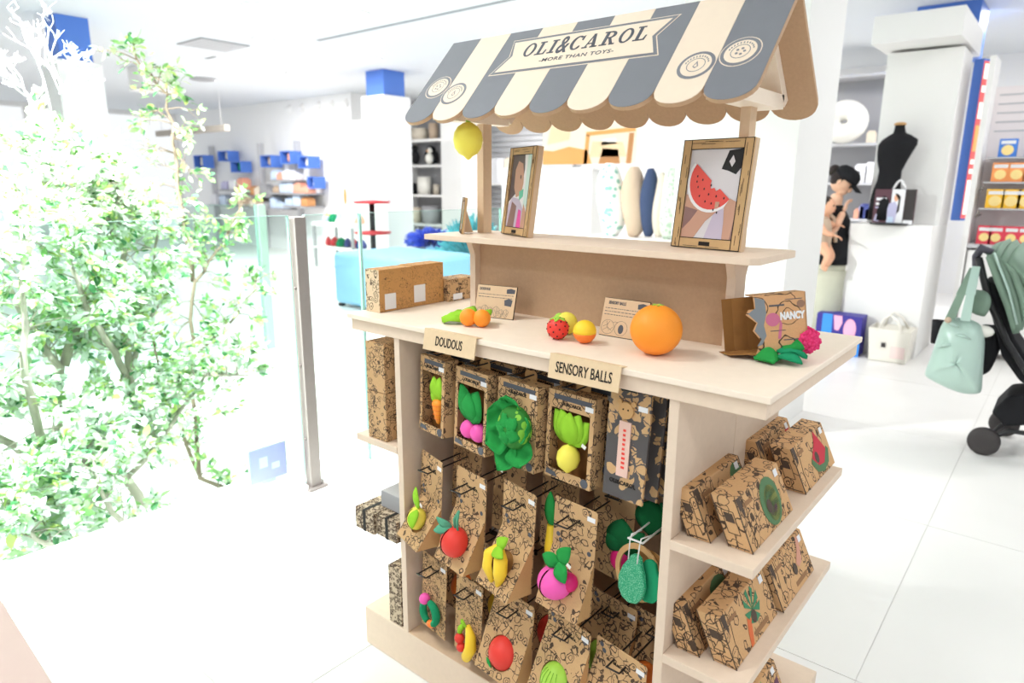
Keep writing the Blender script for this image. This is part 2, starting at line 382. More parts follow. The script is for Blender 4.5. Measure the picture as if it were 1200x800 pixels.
# glazed facade on the far left: frames, the daylight outside shows through
for i, (y0, y1) in enumerate(((-6, -2.7), (-2.7, .6), (.6, 3.9), (3.9, 7.0))):
    f = MB().box(-16.05, -15.95, y0, y0 + .08, 0, CEIL).box(-16.05, -15.95, y1 - .08, y1, 0, CEIL).box(-16.05, -15.95, y0 + .08, y1 - .08, 0, .1).box(-16.05, -15.95, y0 + .08, y1 - .08, CEIL - .1, CEIL)
    f = struct(f.build('window_%d' % (i + 1), M['white']))
    MB().box(-16.005, -15.995, y0 + .08, y1 - .08, .1, CEIL - .1).build('pane', glassmat('window_glass', (1, 1, 1, 1), .02), f)

# columns: white cladding with a blue head
def column(px, pyt, pyb, s, label, yaw=0):
    c = PZ(px, pyt, CEIL); k = CEIL; d = (c - CAM).dot(CAMM @ Vector((0, 0, -1)))
    t = thing('square_column', label, 'column', (c.x, c.y, 0), (0, 0, yaw))
    z1 = PD(px, pyb, d).z
    bev(MB().box(-s / 2 - .06, s / 2 + .06, -s / 2 - .06, s / 2 + .06, 0, z1).build('white_cladding', M['white'], t), .01)
    MB().box(-s / 2, s / 2, -s / 2, s / 2, z1, k - .002).build('blue_head', M['blue'], t)
    return t
column(451, 84, 113, .40, 'white square column with a small blue head left of the stall roof', R(0))
column(77, 21, 72, .30, 'white square column with a blue head behind the tree top at far left', R(0))
# big white column right behind the stall
pc = PY(922, 300, 2.6)
mb = MB().box(-.68, 0, 0, .62, 0, CEIL - .002)
o = mb.build('wide_column', M['white'], None, (pc.x, 2.6, 0)); bev(o, .004); tag(o, 'wide plain white column standing right behind the stall', 'column')
# white pier with the bracket head, right
pr = PY(1071, 421, 5.2)
t = thing('pier', 'white pier with a wide box head and a plinth ledge, near the stroller', 'pier', (pr.x, 5.2, 0))
zt = PY(1010, 262, 5.2).z
xl = PY(992, 300, 5.2).x - pr.x
bev(MB().box(xl, 0, 0, .75, 0, zt).build('plinth', M['white'], t), .008)
sh0 = PY(1036, 100, 5.45).x - pr.x; sh1 = PY(1108, 100, 5.45).x - pr.x
h0 = PY(1022, 55, 5.2); h1 = PY(1131, 40, 5.2); 
MB().box(sh0, 0, .25, .75, zt, PY(1040, 60, 5.2).z + .02).build('shaft', M['white'], t)
bev(MB().box(PY(1022, 40, 5.1).x - pr.x, PY(1131, 20, 5.1).x - pr.x, -.1, 1.0, PY(1026, 52, 5.1).z, PY(1028, 19, 5.1).z).build('box_head', M['white'], t), .006)
# blue column behind it with the lit poster
bx0 = PY(1076, 5, 6.4).x; bx1 = PY(1151, 5, 6.4).x
o = MB().box(0, bx1 - bx0, 0, .5, PY(1150, 62, 6.4).z, CEIL - .002).build('blue_bulkhead', M['blue'], None, (bx0, 6.4, 0))
tag(o, 'royal blue bulkhead box under the ceiling behind the white pier head', 'bulkhead')

# grey back-shelf wall seen right of the wide column
gx0 = PY(970, 100, 8.0).x; gx1 = PY(1052, 100, 8.0).x
t = thing('wall_shelf', 'tall grey wall shelving between the wide column and the pier', 'shelving', (gx0 - .4, 8.0, 0))
W = gx1 - gx0 + .8
MB().box(0, W, .3, .34, 0, 2.7).build('back_panel', M['greyd'], t)
GZ = [PY(1000, y, 8.0).z for y in (88, 168, 214, 256)]
for z in GZ: bev(MB().box(0, W, -.05, .3, z - .03, z).build('shelf', M['grey'], t), .004)
tube = PY(1000, 32, 7.6)
o = MB().tube([(-.5, 0, 0), (.22, 0, 0)], .035, 10).build('tube_lamp', mat('lamp_white', (255, 250, 245), .4, .3, emit=2.5), None, tube); tag(o, 'white tube lamp under the ceiling right of the wide column', 'lamp')
# round white cushion hanging at the grey shelf
c = PY(996, 142, 7.6)
o = MB(); rr = .135
o.tube([(rr * 1.1 * math.cos(a), 0, rr * math.sin(a)) for a in [2 * math.pi * i / 24 for i in range(24)]], .115, 12, closed=True)
o = o.build('ring_cushion', M['offw'], None, c); tag(o, 'puffy white ring cushion on the grey shelving', 'cushion')
o.location = (PY(990, 142, 7.95).x, 7.95, GZ[1] + .252)
# small goods on the grey shelves
gi = 0
goods = [mat('goods_%s' % n, c_, .6, .3) for n, c_ in (('lavender', (186, 184, 214)), ('salmon', (226, 164, 140)), ('navy', (70, 80, 140)), ('white', (232, 232, 236)), ('cream', (232, 220, 200)), ('pale_blue', (196, 212, 232)))]
for px, py, wd, ht, k in ((1004, 214, .06, .14, 0), (1003, 256, .07, .10, 1), (1008, 256, .06, .15, 0), (1019, 167, .09, .12, 4), (1007, 215, .14, .2, 3), (1018, 215, .12, .22, 3), (1012, 256, .12, .16, 2), (1019, 256, .12, .12, 3)):
    q = PY(px, py, 7.98)
    zz = min(GZ, key=lambda v: abs(v - q.z))
    o = MB().box(-wd / 2, wd / 2, 0, .12, 0, ht).box(-wd / 2 + .01, wd / 2 - .01, .02, .1, ht, ht + .02).build('goods_box', goods[k], None, (q.x, q.y, zz + .001))
    bev(o, .006); tag(o, '%s goods box, %s on the %s grey shelf by the capped woman' % (('lavender', 'salmon', 'navy blue', 'white', 'cream')[k], 'left one' if px < 1010 and wd != .14 else 'right one' if px > 1015 else 'middle one', 'upper' if py < 190 else 'middle' if py < 230 else 'lowest'), 'box', 'goods on the grey shelving')

# right-hand product shelves with orange, yellow and red boxes
yS = 5.6; x0 = PY(1147, 200, yS).x; x1 = x0 + 1.5
t = thing('product_shelving', 'grey white product shelving with snack boxes at the right edge', 'shelving', (x0, yS, 0))
zb = PY(1160, 287, yS).z
MB().box(0, 1.5, .32, .36, 0, 2.2).build('back_panel', M['pinkwhite'], t)
MB().box(-.04, 0, -.02, .36, 0, 2.4).build('upright', M['white'], t)
for i in range(5):
    MB().box(.03, 1.5, .315, .325, PY(1160, 150 - i * 11, yS).z - .012, PY(1160, 150 - i * 11, yS).z).build('slat', M['grey'], t)
bev(MB().box(0, 1.5, 0, .32, zb - .03, zb).build('shelf', M['grey'], t), .003)
for i in range(3): bev(MB().box(.01 + i * .5, .49 + i * .5, .02, .04, .05, zb - .05).build('cupboard_door', M['white'], t), .004)
SZ = [PY(1160, y, yS).z for y in (184, 213, 244)]
for z in SZ: bev(MB().box(.04, 1.5, .02, .3, z - .012, z).build('glass_shelf', M['grey'], t), .002)
for z in SZ[1:]: MB().tube([(.06, .02, z - .05), (.03, -.02, z - .07), (.05, -.04, z - .03)], .008, 6).build('shelf_clip', M['steel'], t)
bx = dict(b=((74, 130, 214), 'blue'), o=((250, 160, 96), 'orange'), y=((252, 196, 60), 'yellow'), r=((226, 74, 92), 'red'))
face = mat('snack_picture', (250, 222, 150), .5, .3)
def snack(px, z, k, dx, lab, wd=.115, ht=.15):
    q = PY(px, 250, yS + .04); m_ = MATS.get('snack_' + bx[k][1]) or mat('snack_' + bx[k][1], bx[k][0], .5, .3)
    r = thing('snack_box', lab, 'box', (q.x, yS + .06, z + .0005), group='snack boxes on the right-hand shelving')
    bev(MB().box(-wd / 2, wd / 2, 0, .06, 0, ht).build('carton', m_, r), .003)
    MB().prism(arc(0, ht * .38, wd * .34, 0, 2 * math.pi, 16), XZ(-.0015), 0, .001).build('picture', face, r)
    MB().box(-wd * .4, wd * .4, -.0015, 0, ht * .72, ht * .9).build('title_band', M['sticker'], r)
NTH = ('first', 'second', 'third', 'fourth', 'fifth', 'sixth')
for i, px in enumerate((1168, 1199)): snack(px, SZ[0], 'b', 0, NTH[i] + ' blue snack box from the left on the top shelf of the right-hand shelving', .12, .14)
for i, px in enumerate((1164, 1183, 1201)): snack(px, SZ[1], 'o', 0, NTH[i] + ' orange snack box from the left on the second shelf of the right-hand shelving')
for i, px in enumerate((1163, 1182, 1200)): snack(px, SZ[2], 'y', 0, NTH[i] + ' yellow snack box from the left on the third shelf of the right-hand shelving', .125)
for i, px in enumerate((1157, 1171, 1189, 1206)): snack(px, zb, 'r', 0, NTH[i] + ' red snack box from the left on the bottom shelf of the right-hand shelving', .1)
# lit poster light box beside it (flat print on a blue frame)
lq = PX(1113, 258, pr.x + .002); z0 = lq.z; z1 = PX(1140, 68, pr.x + .002).z
t = thing('light_box', 'tall blue-edged light box with a red and white poster at upper right', 'sign', (pr.x + .004, lq.y, z0), (0, 0, R(-25)))
LW = .078; LD = .135; LH2 = z1 - z0
bev(MB().box(0, LW, 0, LD, 0, LH2).build('frame', M['blue'], t), .003)
MB().box(LW + .0005, LW + .004, .01, LD - .01, .02, LH2 - .02).build('poster', mat('poster_red', (236, 104, 104), .5, .3, emit=.35), t)
ps = mat('poster_white', (255, 246, 236), .5, .3, emit=.5); py_ = mat('poster_orange', (252, 176, 110), .5, .3, emit=.35)
for i, (a, b_, m_) in enumerate(((.04, .26, ps), (.30, .33, ps), (.36, .39, ps), (.44, .60, py_), (.64, .74, ps), (.80, .84, ps), (.88, .97, ps))):
    bev(MB().box(LW + .004, LW + .006, .022, LD - .022, a * LH2, b_ * LH2).build('poster_shape', m_, t), .001)

# slat wall behind the left post
a = PY(576, 150, 9.3); b_ = PY(652, 240, 9.3)
t = thing('slat_wall', 'pale grey slat wall bay seen between the left post and the photo frame', 'wall panel', (a.x - .2, 9.35, 0))
for i in range(24):
    z = .4 + i * .1
    bev(MB().box(0, b_.x - a.x + .5, 0, .03, z, z + .088).build('slat', M['grey'], t), .004)
bev(MB().box(.1, 1.0, -.35, 0, PY(600, 215, 9.2).z - .03, PY(600, 215, 9.2).z).build('shelf', M['white'], t), .004)
for px, wd, k in ((579, .26, 0), (588, .2, 3), (600, .25, 4)):
    q = PY(px, 215, 9.15); o = MB().box(-wd / 2, wd / 2, -.09, .09, 0, .45).box(-wd / 2 + .02, wd / 2 - .02, -.07, .07, .45, .48).build('gift_box', goods[k if k else 3], None, (q.x, 9.15, PY(600, 215, 9.2).z + .001)); bev(o, .01)
    tag(o, '%s upright box on the slat wall shelf behind the left post' % {0: 'leftmost white', 3: 'middle white', 4: 'rightmost cream'}[k], 'box', 'boxes on the slat wall shelf')

# back poster, white cabinet and the nursing pillows seen through the stall
yP = 6.4
a = PY(636, 193, yP); b_ = PY(748, 140, yP)
t = thing('wall_picture', 'wide warm orange picture of a dining room seen under the stall roof', 'picture', (a.x, yP, a.z))
Wp = b_.x - a.x; Hp = b_.z - a.z + .35
bev(MB().box(0, Wp, 0, .03, 0, Hp).build('panel', mat('picture_light', (255, 240, 214), .5, .3), t), .002)
pm = [mat('picture_orange', (244, 176, 104), .5, .3), mat('picture_brown', (198, 142, 92), .5, .3), mat('picture_pale', (252, 222, 180), .5, .3)]
def pic(pts, m_): MB().prism([(u * Wp, v * Hp) for u, v in pts], XZ(-.004), 0, .003).build('picture_shape', m_, t)
pic([(0, 0), (.55, 0), (.5, .2), (.3, .26), (.12, .2), (0, .22)], pm[0]); pic([(.52, .1), (.9, .1), (.86, .3), (.55, .32)], pm[2])
pic([(.46, .0), (.5, .0), (.52, .42), (.48, .42)], pm[0]); pic([(.48, .4), (.98, .44), (.98, .5), (.48, .46)], pm[0]); pic([(.62, 0), (.84, 0), (.82, .2), (.66, .22)], pm[1])
pic([(.05, .3), (.3, .36), (.32, .6), (.1, .62)], pm[2]); pic([(.9, .0), (.95, .0), (.97, .42), (.92, .42)], pm[1]); pic([(.64, .26), (.8, .28), (.79, .36), (.66, .35)], mat('picture_cream', (255, 250, 240), .5, .3))
a = PY(600, 300, 5.3); b_ = PY(694, 196, 5.3)
t = thing('display_cabinet', 'plain white display cabinet behind the leaning photo frame', 'cabinet', (b_.x - 1.3, 5.3, 0))
bev(MB().box(0, 1.3, 0, .5, 0, b_.z - .03).build('body', M['white'], t), .008); bev(MB().box(-.01, 1.31, -.01, .51, b_.z - .03, b_.z).build('top', M['white'], t), .006)
for i in range(2): bev(MB().box(.02 + i * .64, .64 + i * .64, -.012, 0, .06, b_.z - .06).build('door', M['white'], t), .003)
# nursing pillows standing in a row
yN = 4.6
def pillow(px, pyt, pyb, wpx, m_, lab, curve=.04, seed=0):
    a = PY(px, pyt, yN); b_ = PY(px, pyb, yN); w_ = wpx / (FPX / ((a - CAM).dot(CAMM @ Vector((0, 0, -1))))) * 1.25
    h = a.z - b_.z; n = 14; pts = []; rs = []
    for i in range(n + 1):
        u = i / n; pts.append((curve * math.sin(math.pi * u) + .02 * math.sin(u * 6 + seed), .02 * math.cos(u * 5), u * h)); rs.append(w_ * .5 * (max(.06, math.sin(math.pi * (u * .94 + .03)) ** .42)))
    o = MB().tube(pts, rs, 18).build('nursing_pillow', m_, None, (b_.x, yN, b_.z)); tag(o, lab, 'pillow', 'nursing pillows in the row behind the stall'); return o
yn = PY(720, 276, yN).z
o = bev(MB().box(PY(693, 300, yN).x, PY(805, 300, yN).x, yN - .2, yN + .3, 0, yn - .004).build('pillow_stand', M['white']), .006); tag(o, 'white stand carrying the row of nursing pillows', 'stand')
pillow(713, 192, 277, 28, M['leafp'], 'white nursing pillow with a green leaf print, leftmost of the row', .03)
pillow(738, 196, 277, 24, M['beige'], 'plain beige nursing pillow between the leaf print and the navy one', .05, 1)
pillow(756, 198, 277, 17, M['navy'], 'navy blue nursing pillow in the row seen through the stall', .04, 2)
pillow(770, 203, 278, 14, M['cream2'], 'thin cream nursing pillow right of the navy one', .03, 3)
pillow(783, 198, 280, 22, M['palegreen'], 'pale green patterned nursing pillow, rightmost of the row', .02, 4)

# left background: end panel with picture, shelf unit with plush penguin, far display wall
yE = 6.6
a = PY(388, 250, yE); b_ = PY(424, 140, yE)
t = thing('end_panel', 'tall white display panel with a small orange leaf picture left of the blue-headed column', 'display panel', (a.x, yE, 0))
bev(MB().box(0, b_.x - a.x, 0, .5, 0, b_.z).build('panel', M['white'], t), .006)
q = PY(405, 222, yE)
for (px, py, w_, h_, m_) in ((405, 240, .1, .3, pm[1]), (397, 256, .3, .08, pm[2]), (395, 225, .1, .25, pm[2])):
    q = PY(px, py, yE); MB().prism(arc(q.x - a.x, q.z + h_ / 2, w_ / 2, 0, 2 * math.pi, 12, h_ / 2), XZ(-.004), 0, .003).build('picture_shape', m_, t)
yU = 8.2
a = PY(474, 300, yU); b_ = PY(516, 130, yU)
t = thing('shelf_unit', 'white open shelf unit with soft toys between the column and the lemon', 'shelving', (a.x, yU, 0))
Wu = b_.x - a.x
MB().box(0, Wu, .4, .43, 0, b_.z + .2).build('back_panel', M['greyd'], t)
MB().box(-.04, 0, 0, .43, 0, b_.z + .2).build('side_panel', M['white'], t); MB().box(Wu, Wu + .55, 0, .43, 0, b_.z + .2).build('side_panel', M['white'], t)
UZ = [PY(495, y, yU).z for y in (163, 193, 228, 262)]
for z in UZ: bev(MB().box(0, Wu, 0, .4, z - .045, z).build('shelf', M['white'], t), .004)
# plush penguin
q = PY(502, 193, yU + .1)
t = thing('plush_penguin', 'black and white plush penguin on the white shelf unit', 'soft toy', (q.x, yU + .16, UZ[1] + .001)); t.scale = (.72, .72, .72)
MB().ball((0, .03, .17), .17, 16, sq=(1, .9, 1)).ball((.0, .03, .38), .13, 16).build('body', M['black'], t)
MB().ball((.03, -.07, .16), .13, 14, sq=(1, .9, 1.1)).ball((.03, -.05, .37), .085, 12).build('belly', M['offw'], t)
MB().lathe([(.03, 0), (1e-6, .07)], (.03, -.13, .36), 8, Matrix.Rotation(R(90), 3, 'X')).build('beak', pm[0], t)
for s in (-1, 1): MB().ball((s * .2, .03, .2), .11, 10, sq=(.4, .6, 1.4)).build('wing', M['black'], t)
q = PY(486, 193, yU + .1)
o = MB().ball((0, 0, .2), .13, 12, sq=(1, 1, 1.5)).ball((0, 0, .43), .09, 12).build('plush_toy', M['black'], None, (q.x, yU + .12, UZ[1] + .008)); tag(o, 'dark plush toy left of the penguin', 'soft toy'); o.scale = (.72, .72, .72)
for px, z, wd, ht, m_, lab in ((484, 2, .13, .22, M['black'], 'dark box on the shelf below the plush penguin'), (496, 2, .3, .34, M['offw'], 'cream storage basket on the shelf below the penguin'), (510, 2, .14, .2, M['cream2'], 'small cream pouch right of the cream basket'),
                               (492, 0, .36, .22, M['cream2'], 'cream folded blanket on the top shelf above the penguin'), (508, 0, .2, .3, M['beige'], 'beige bundle on the top shelf above the penguin'),
                               (484, 3, .3, .3, goods[4], 'cream box on the bottom shelf behind the glass'), (503, 3, .4, .34, M['greyd'], 'grey basket on the bottom shelf behind the glass')):
    q = PY(px, 220, yU + .15)
    o = MB().lathe([(wd * .46, 0), (wd * .52, ht * .5), (wd * .5, ht), (wd * .44, ht), (wd * .42, ht * .7), (1e-6, ht * .65)], (0, 0, 0), 14, sq=(1, .8)).build('storage_item', m_, None, (q.x, yU + .18, UZ[z] + .002))
    o.name = lab.split(' on ')[0].split(' right')[0].split(' with')[0].replace('dark ', '').replace('cream ', '').replace('beige ', '').replace('small ', '').replace('grey ', '').replace(' ', '_'); tag(o, lab, 'box' if 'box' in lab else 'basket' if 'basket' in lab else 'bag' if 'pouch' in lab else 'blanket')

yW = 6.9
WX = lambda px: PY(px, 200, yW).x
t = thing('display_wall', 'long white display wall with shelves and blue cubbies in the far left background', 'shelving', (WX(205), yW, 0))
for px0, px1, py in ((306, 330, 229), (332, 360, 211), (332, 374, 226), (346, 374, 241), (270, 300, 222), (304, 343, 243), (255, 300, 240)):
    z = PY((px0 + px1) / 2, py, yW).z
    bev(MB().box(WX(px0) - WX(205), WX(px1) - WX(205), -.35, .09, z - .03, z).build('shelf', M['greyd'], t), .003)
for px in (248, 305, 348): MB().box(WX(px) - WX(205) - .03, WX(px) - WX(205) + .03, -.02, .09, 0, 2.2).build('upright', M['grey'], t)
for px0, px1, py0, py1, lab in ((256, 277, 177, 189, 'blue open cubby high on the far display wall, second from left'), (271, 292, 189, 202, 'blue open cubby holding a teal toy on the far display wall'),
                                (306, 328, 182, 196, 'blue open cubby holding a brown toy in the middle of the far wall'), (329, 350, 177, 192, 'blue open cubby holding a pink doll, topmost on the right of the far wall'),
                                (350, 372, 183, 197, 'blue open cubby holding a white plush on the far wall'), (361, 374, 207, 221, 'lowest blue open cubby at the right end of the far wall'), (228, 247, 182, 197, 'wide violet blue cubby at the left end of the far wall')):
    px0 -= 1
    p0 = PY(px0, (py0 + py1) / 2, yW - .26); p1 = PY((px0 + px1) / 2 + 1, (py0 + py1) / 2, yW - .26); z0 = PY(px0, py1, yW - .26).z; z1 = PY(px0, py0, yW - .26).z; ww = p1.x - p0.x
    c = thing('wall_cubby', lab, 'cubby', (p0.x, yW - .26, z0), group='cubbies on the far display wall')
    hh = z1 - z0; th = .02
    MB().box(0, ww, 0, .26, 0, th).box(0, ww, 0, .26, hh - th, hh).box(0, th, 0, .26, th, hh - th).box(ww - th, ww, 0, .26, th, hh - th).box(th, ww - th, .24, .26, th, hh - th).build('case', M['blue'], c)
    m_ = M['beige'] if 'brown' in lab else MATS['goods_salmon'] if 'pink' in lab else M['fteal'] if 'teal' in lab else M['offw']
    o = MB().ball((0, 0, hh * .3), hh * .26, 10, sq=(1, .8, 1)).ball((0, 0, hh * .62), hh * .2, 10).build('soft_toy', m_, None, (p0.x + ww * .5, yW - .15, z0 + th + .001)); tag(o, 'small soft toy inside the ' + ' '.join(lab.replace(' open', '').split()[:11]), 'soft toy', 'soft toys in the far cubbies')
rs = random.Random(3)
cols = [MATS['goods_white'], MATS['goods_cream'], MATS['goods_salmon'], MATS['goods_lavender'], M['beige'], pm[1], MATS['goods_pale_blue'], M['greyd']]
rowname = ('upper left', 'topmost', 'middle right', 'lowest right', 'far left upper', 'lowest middle', 'far left lower'); ri = -1
cname = ('white', 'cream', 'salmon', 'lavender', 'beige', 'brown', 'pale blue', 'grey')
for px0, px1, py, n in ((306, 330, 229, 4), (332, 360, 211, 4), (332, 374, 226, 5), (346, 374, 241, 3), (270, 300, 222, 3), (304, 343, 243, 5), (255, 300, 240, 4)):
    ri += 1
    z = PY((px0 + px1) / 2, py, yW).z
    for i in range(n):
        px = px0 + (px1 - px0) * (i + .5) / n; wd = .16 + rs.random() * .12; ht = .10 + rs.random() * .12; kc = rs.randrange(8)
        o = MB().box(-wd / 2, wd / 2, -.1, .1, 0, ht).box(-wd / 3, wd / 3, -.08, .08, ht, ht + .03).build('packed_item', cols[kc], None, (WX(px), yW - .2, z + .001)); bev(o, .015)
        tag(o, '%s item, %s from left on the %s shelf of the far wall' % (cname[kc], NTH[i], rowname[ri]), 'box', 'packed items on the far display wall')
# floating beam over the display wall
q = PY(182, 157, 5.4); q2 = PY(264, 159, 5.4)
o = bev(MB().box(q.x, q2.x, 5.4, 5.5, q.z - .05, q.z + .06).build('hanging_rail', mat('taupe', (178, 170, 160), .6, .2)), .005); tag(o, 'taupe rail hanging above the far display wall', 'rail')
for x in (q.x + .2, q2.x - .2): MB().tube([(x, 5.45, q.z + .05), (x, 5.45, CEIL - .001)], .004, 6).build('suspension_wire', M['whitew'], o)
# blue armchairs, tinsel, red stands seen through the glass
def block_chair(px0, px1, pyt, pyb, y, dep, lab, back=True):
    a = PY(px0, pyb, y); b_ = PY(px1, pyt, y); t = thing('block_armchair', lab, 'armchair', (a.x, y, 0)); ww = b_.x - a.x; h = b_.z
    bev(MB().box(0, ww, 0, dep, .03, h * .55).build('seat', M['sofa'], t), .05, 3)
    bev(MB().box(0, ww, dep - .25, dep, h * .55 + .001, h).build('backrest', M['sofa'], t), .05, 3) if back else None
    for x in (.06, ww - .06):
        for y_ in (.06, dep - .06): MB().box(x - .03, x + .03, y_ - .03, y_ + .03, 0, .03).build('foot', M['blackp'], t)
    return t
a = PY(392, 352, 3.55); ctop = PY(400, 296, 3.55)
t = thing('block_armchair', 'sky blue block armchair behind the kraft boxes and glass', 'armchair', (a.x, 3.55, 0))
hh = ctop.z
bev(MB().box(0, 1.3, 0, 1.0, .03, hh).build('seat_block', M['sofa'], t), .06, 3)
for x in (.06, 1.24):
    for y_ in (.06, .94): MB().box(x - .03, x + .03, y_ - .03, y_ + .03, 0, .03).build('foot', M['blackp'], t)
a = PY(452, 300, 4.9); ctop = PY(470, 274, 4.9)
t = thing('sofa', 'long sky blue sofa under the glittering tinsel', 'sofa', (a.x, 4.9, 0))
bev(MB().box(0, 1.9, 0, .7, .04, ctop.z * .62).build('seat', M['sofa'], t), .05, 3)
bev(MB().box(0, .7, .72, .98, .04, ctop.z).build('backrest', M['sofa'], t), .05, 3); bev(MB()  .box(.72, 1.9, .72, .98, .04, ctop.z).build('backrest', M['sofa'], t), .05, 3)
for x in (.08, 1.82): MB().box(x - .04, x + .04, .1, .18, 0, .04).build('foot', M['blackp'], t)
def tinsel(c, r, n, m_, name, lab, seed, sq=(1, 1, 1)):
    rg = random.Random(seed); mb = MB()
    for i in range(n):
        d = Vector((rg.gauss(0, 1), rg.gauss(0, 1), abs(rg.gauss(0, .8)))).normalized(); L_ = r * (.5 + .5 * rg.random()); p = Vector((d.x * sq[0], d.y * sq[1], d.z * sq[2])) * L_
        s = Vector((rg.gauss(0, 1), rg.gauss(0, 1), rg.gauss(0, 1))).normalized() * .022
        mb.add([p * .35 - s * .5, p * .35 + s * .5, p + s, p - s], [(0, 1, 2, 3)])
    o = mb.build(name, m_, None, c); o['kind'] = 'stuff'; tag(o, lab, 'tinsel'); return o
q = PY(482, 300, 4.75)
tinsel((q.x, 5.1, .60), .36, 900, mat('blue_tinsel', (84, 104, 216), .3, .6, .3, 8), 'tinsel_tuft', 'deep blue shaggy tinsel tuft lying on the sky blue sofa', 1, (1.3, .8, .7))
tq = mat('turquoise_tinsel', (96, 190, 200), .25, .6, .35, 10)
tinsel((PY(528, 300, 4.75).x, 5.15, .42), .62, 1700, tq, 'tinsel_heap', 'turquoise glittering tinsel heap on the sofa behind the left bracket', 2, (.9, .7, 1.0))
# red cake-stand like stools
def red_stand(px, pyb, y, lab, s=1.0):
    a = PY(px, pyb, y); t = thing('tiered_stand', lab, 'display stand', (a.x, y, 0)); z1 = a.z
    MB().lathe([(.26 * s, 0), (.24 * s, .1), (.1 * s, .22), (.05, .3), (.05, z1 - .3)], (0, 0, 0), 18).build('base', M['red'], t)
    MB().lathe([(.04, z1 - .3), (.04, z1 + .45)], (0, 0, 0), 10).build('pole', M['blackp'], t)
    for dz in (0, .42): MB().lathe([(.24 * s, z1 + dz), (.26 * s, z1 + dz + .03), (.04, z1 + dz + .05)], (0, 0, 0), 18).build('tray', M['red'], t)
red_stand(437, 274, 5.0, 'red two-tier stand beside the sky blue sofa')
# low merchandise table behind the glass
a = PY(365, 262, 5.6); b_ = PY(412, 262, 5.6)
t = thing('merchandise_table', 'low table of small colourful goods behind the glass left of the armchair', 'table', (a.x, 5.6, 0))
for z in (.35, .75, a.z): bev(MB().box(0, b_.x - a.x, 0, .5, z - .03, z).build('shelf', M['white'], t), .004)
for x in (.03, b_.x - a.x - .03):
    for y in (.03, .47): MB().box(x - .02, x + .02, y - .02, y + .02, 0, a.z - .03).build('leg', M['greyd'], t)
cl2 = [M['red'], M['tyel'], MATS['goods_navy'], M['fteal'], MATS['goods_salmon'], M['offw'], MATS['goods_lavender']]
for z in (.35, .75, a.z):
    for i in range(6):
        wd = .1 + rs.random() * .08
        o = MB().lathe([(wd * .5, 0), (wd * .55, .05), (wd * .35, .12), (1e-6, .16)], (0, 0, 0), 10).build('toy_item', cl2[rs.randrange(7)], None, (a.x + .1 + i * (b_.x - a.x - .2) / 5, 5.85, z + .001)); tag(o, '%s small toy on the %s tier of the low table behind the glass' % (NTH[i], {.35: 'bottom', .75: 'middle'}.get(z, 'top')), 'toy', 'toys on the low table')

# ceiling fittings
lm = mat('downlight', (255, 252, 246), .4, .3, emit=6)
for px, py in ((300, 6), (308, 46), (345, 86), (418, 15), (437, 69)):
    c = PZ(px, py, CEIL); t = thing('downlight', 'recessed downlight in the ceiling, ' + {6: 'uppermost on the left', 46: 'left of the ceiling slot', 86: 'above the far display wall', 15: 'right of the others at the top', 69: 'just above the blue column head'}[py], 'lamp', (c.x, c.y, CEIL), group='recessed downlights in the ceiling')
    ring2(MB(), lambda a, b, t_: (a, b, t_), .13, .10, -.012, 0, 20).build('trim_ring', M['white'], t); MB().lathe([(.10, -.006), (.10, -.002)], (0, 0, 0), 20).build('lens', lm, t)
c = PZ(250, 52, CEIL); t = thing('ceiling_vent', 'square grey ventilation grille in the ceiling', 'vent', (c.x, c.y, CEIL))
MB().box(-.3, .3, -.3, .3, -.012, -.001).build('frame', M['greyd'], t)
for i in range(7): MB().obox((0, -.24 + i * .08, -.0135), (.28, .034, .0012), Matrix.Rotation(R(1), 3, 'X')).build('slat', M['grey'], t)
c = PZ(238, 92, CEIL); o = MB().lathe([(.16, -.03), (.2, -.015), (.2, 0)], (0, 0, 0), 20).build('ceiling_speaker', M['greyd'], None, (c.x, c.y, CEIL)); tag(o, 'small round grey ceiling speaker over the trees', 'speaker')
c = PZ(178, 80, CEIL); o = bev(MB().box(-.25, .25, -.25, .25, -.32, 0).build('projector_box', M['white'], None, (c.x, c.y, CEIL)), .01); tag(o, 'white box hanging from the ceiling near the tree top', 'ceiling box')
# track with spots over the display wall
a = PZ(335, 118, CEIL); b_ = PZ(425, 110, CEIL)
t = thing('track_light', 'white ceiling track with spot heads left of the blue-headed column', 'lamp', (a.x, a.y, CEIL))
MB().box(0, b_.x - a.x, -.03, .03, -.03, 0).build('track', M['white'], t)
for i, u in enumerate((.1, .3, .55, .75, .95)):
    x = (b_.x - a.x) * u; h = MB().tube([(x, 0, -.03), (x, -.02, -.14), (x, -.1, -.22)], [.015, .05, .065], 10).build('spot_head', M['white'], t)
# ================================================================== THE STALL
CT = 1.049; BZ = .127; S1 = .715; S2 = .455; SHZ = 1.261
XL0, XL1, XR0, XR1, DEP = .176, .197, .970, .991, .60
st = thing('market_stall', 'light wood market stall display with striped scalloped roof in the middle', 'display stand')
bev(MB().box(0, 1.158, 0, DEP, .001, BZ).build('base', M['mdf'], st), .002)
MB().box(XL0 + .001, XR1 - .001, .001, DEP - .001, BZ, BZ + .001).build('cabinet_floor', M['mdfe'], st)
bev(MB().box(XL0, XL1, 0, .299, BZ, 1.006).build('side_panel', M['mdf'], st), .0015)
bev(MB().box(XL0, XL1, .3005, DEP, BZ, 1.006).build('side_panel', M['mdf'], st), .0015)
bev(MB().box(XR0, XR1, 0, .299, BZ, 1.006).build('side_panel', M['mdf'], st), .0015)
bev(MB().box(XR0, XR1, .3005, DEP, BZ, 1.006).build('side_panel', M['mdf'], st), .0015)
MB().box(XL1, XR0, .285, .300, BZ, 1.006).build('back_panel', M['mdfd'], st)
bev(MB().box(0, 1.163, -.015, .614, 1.036, CT).build('counter_top', M['ply'], st), .002)
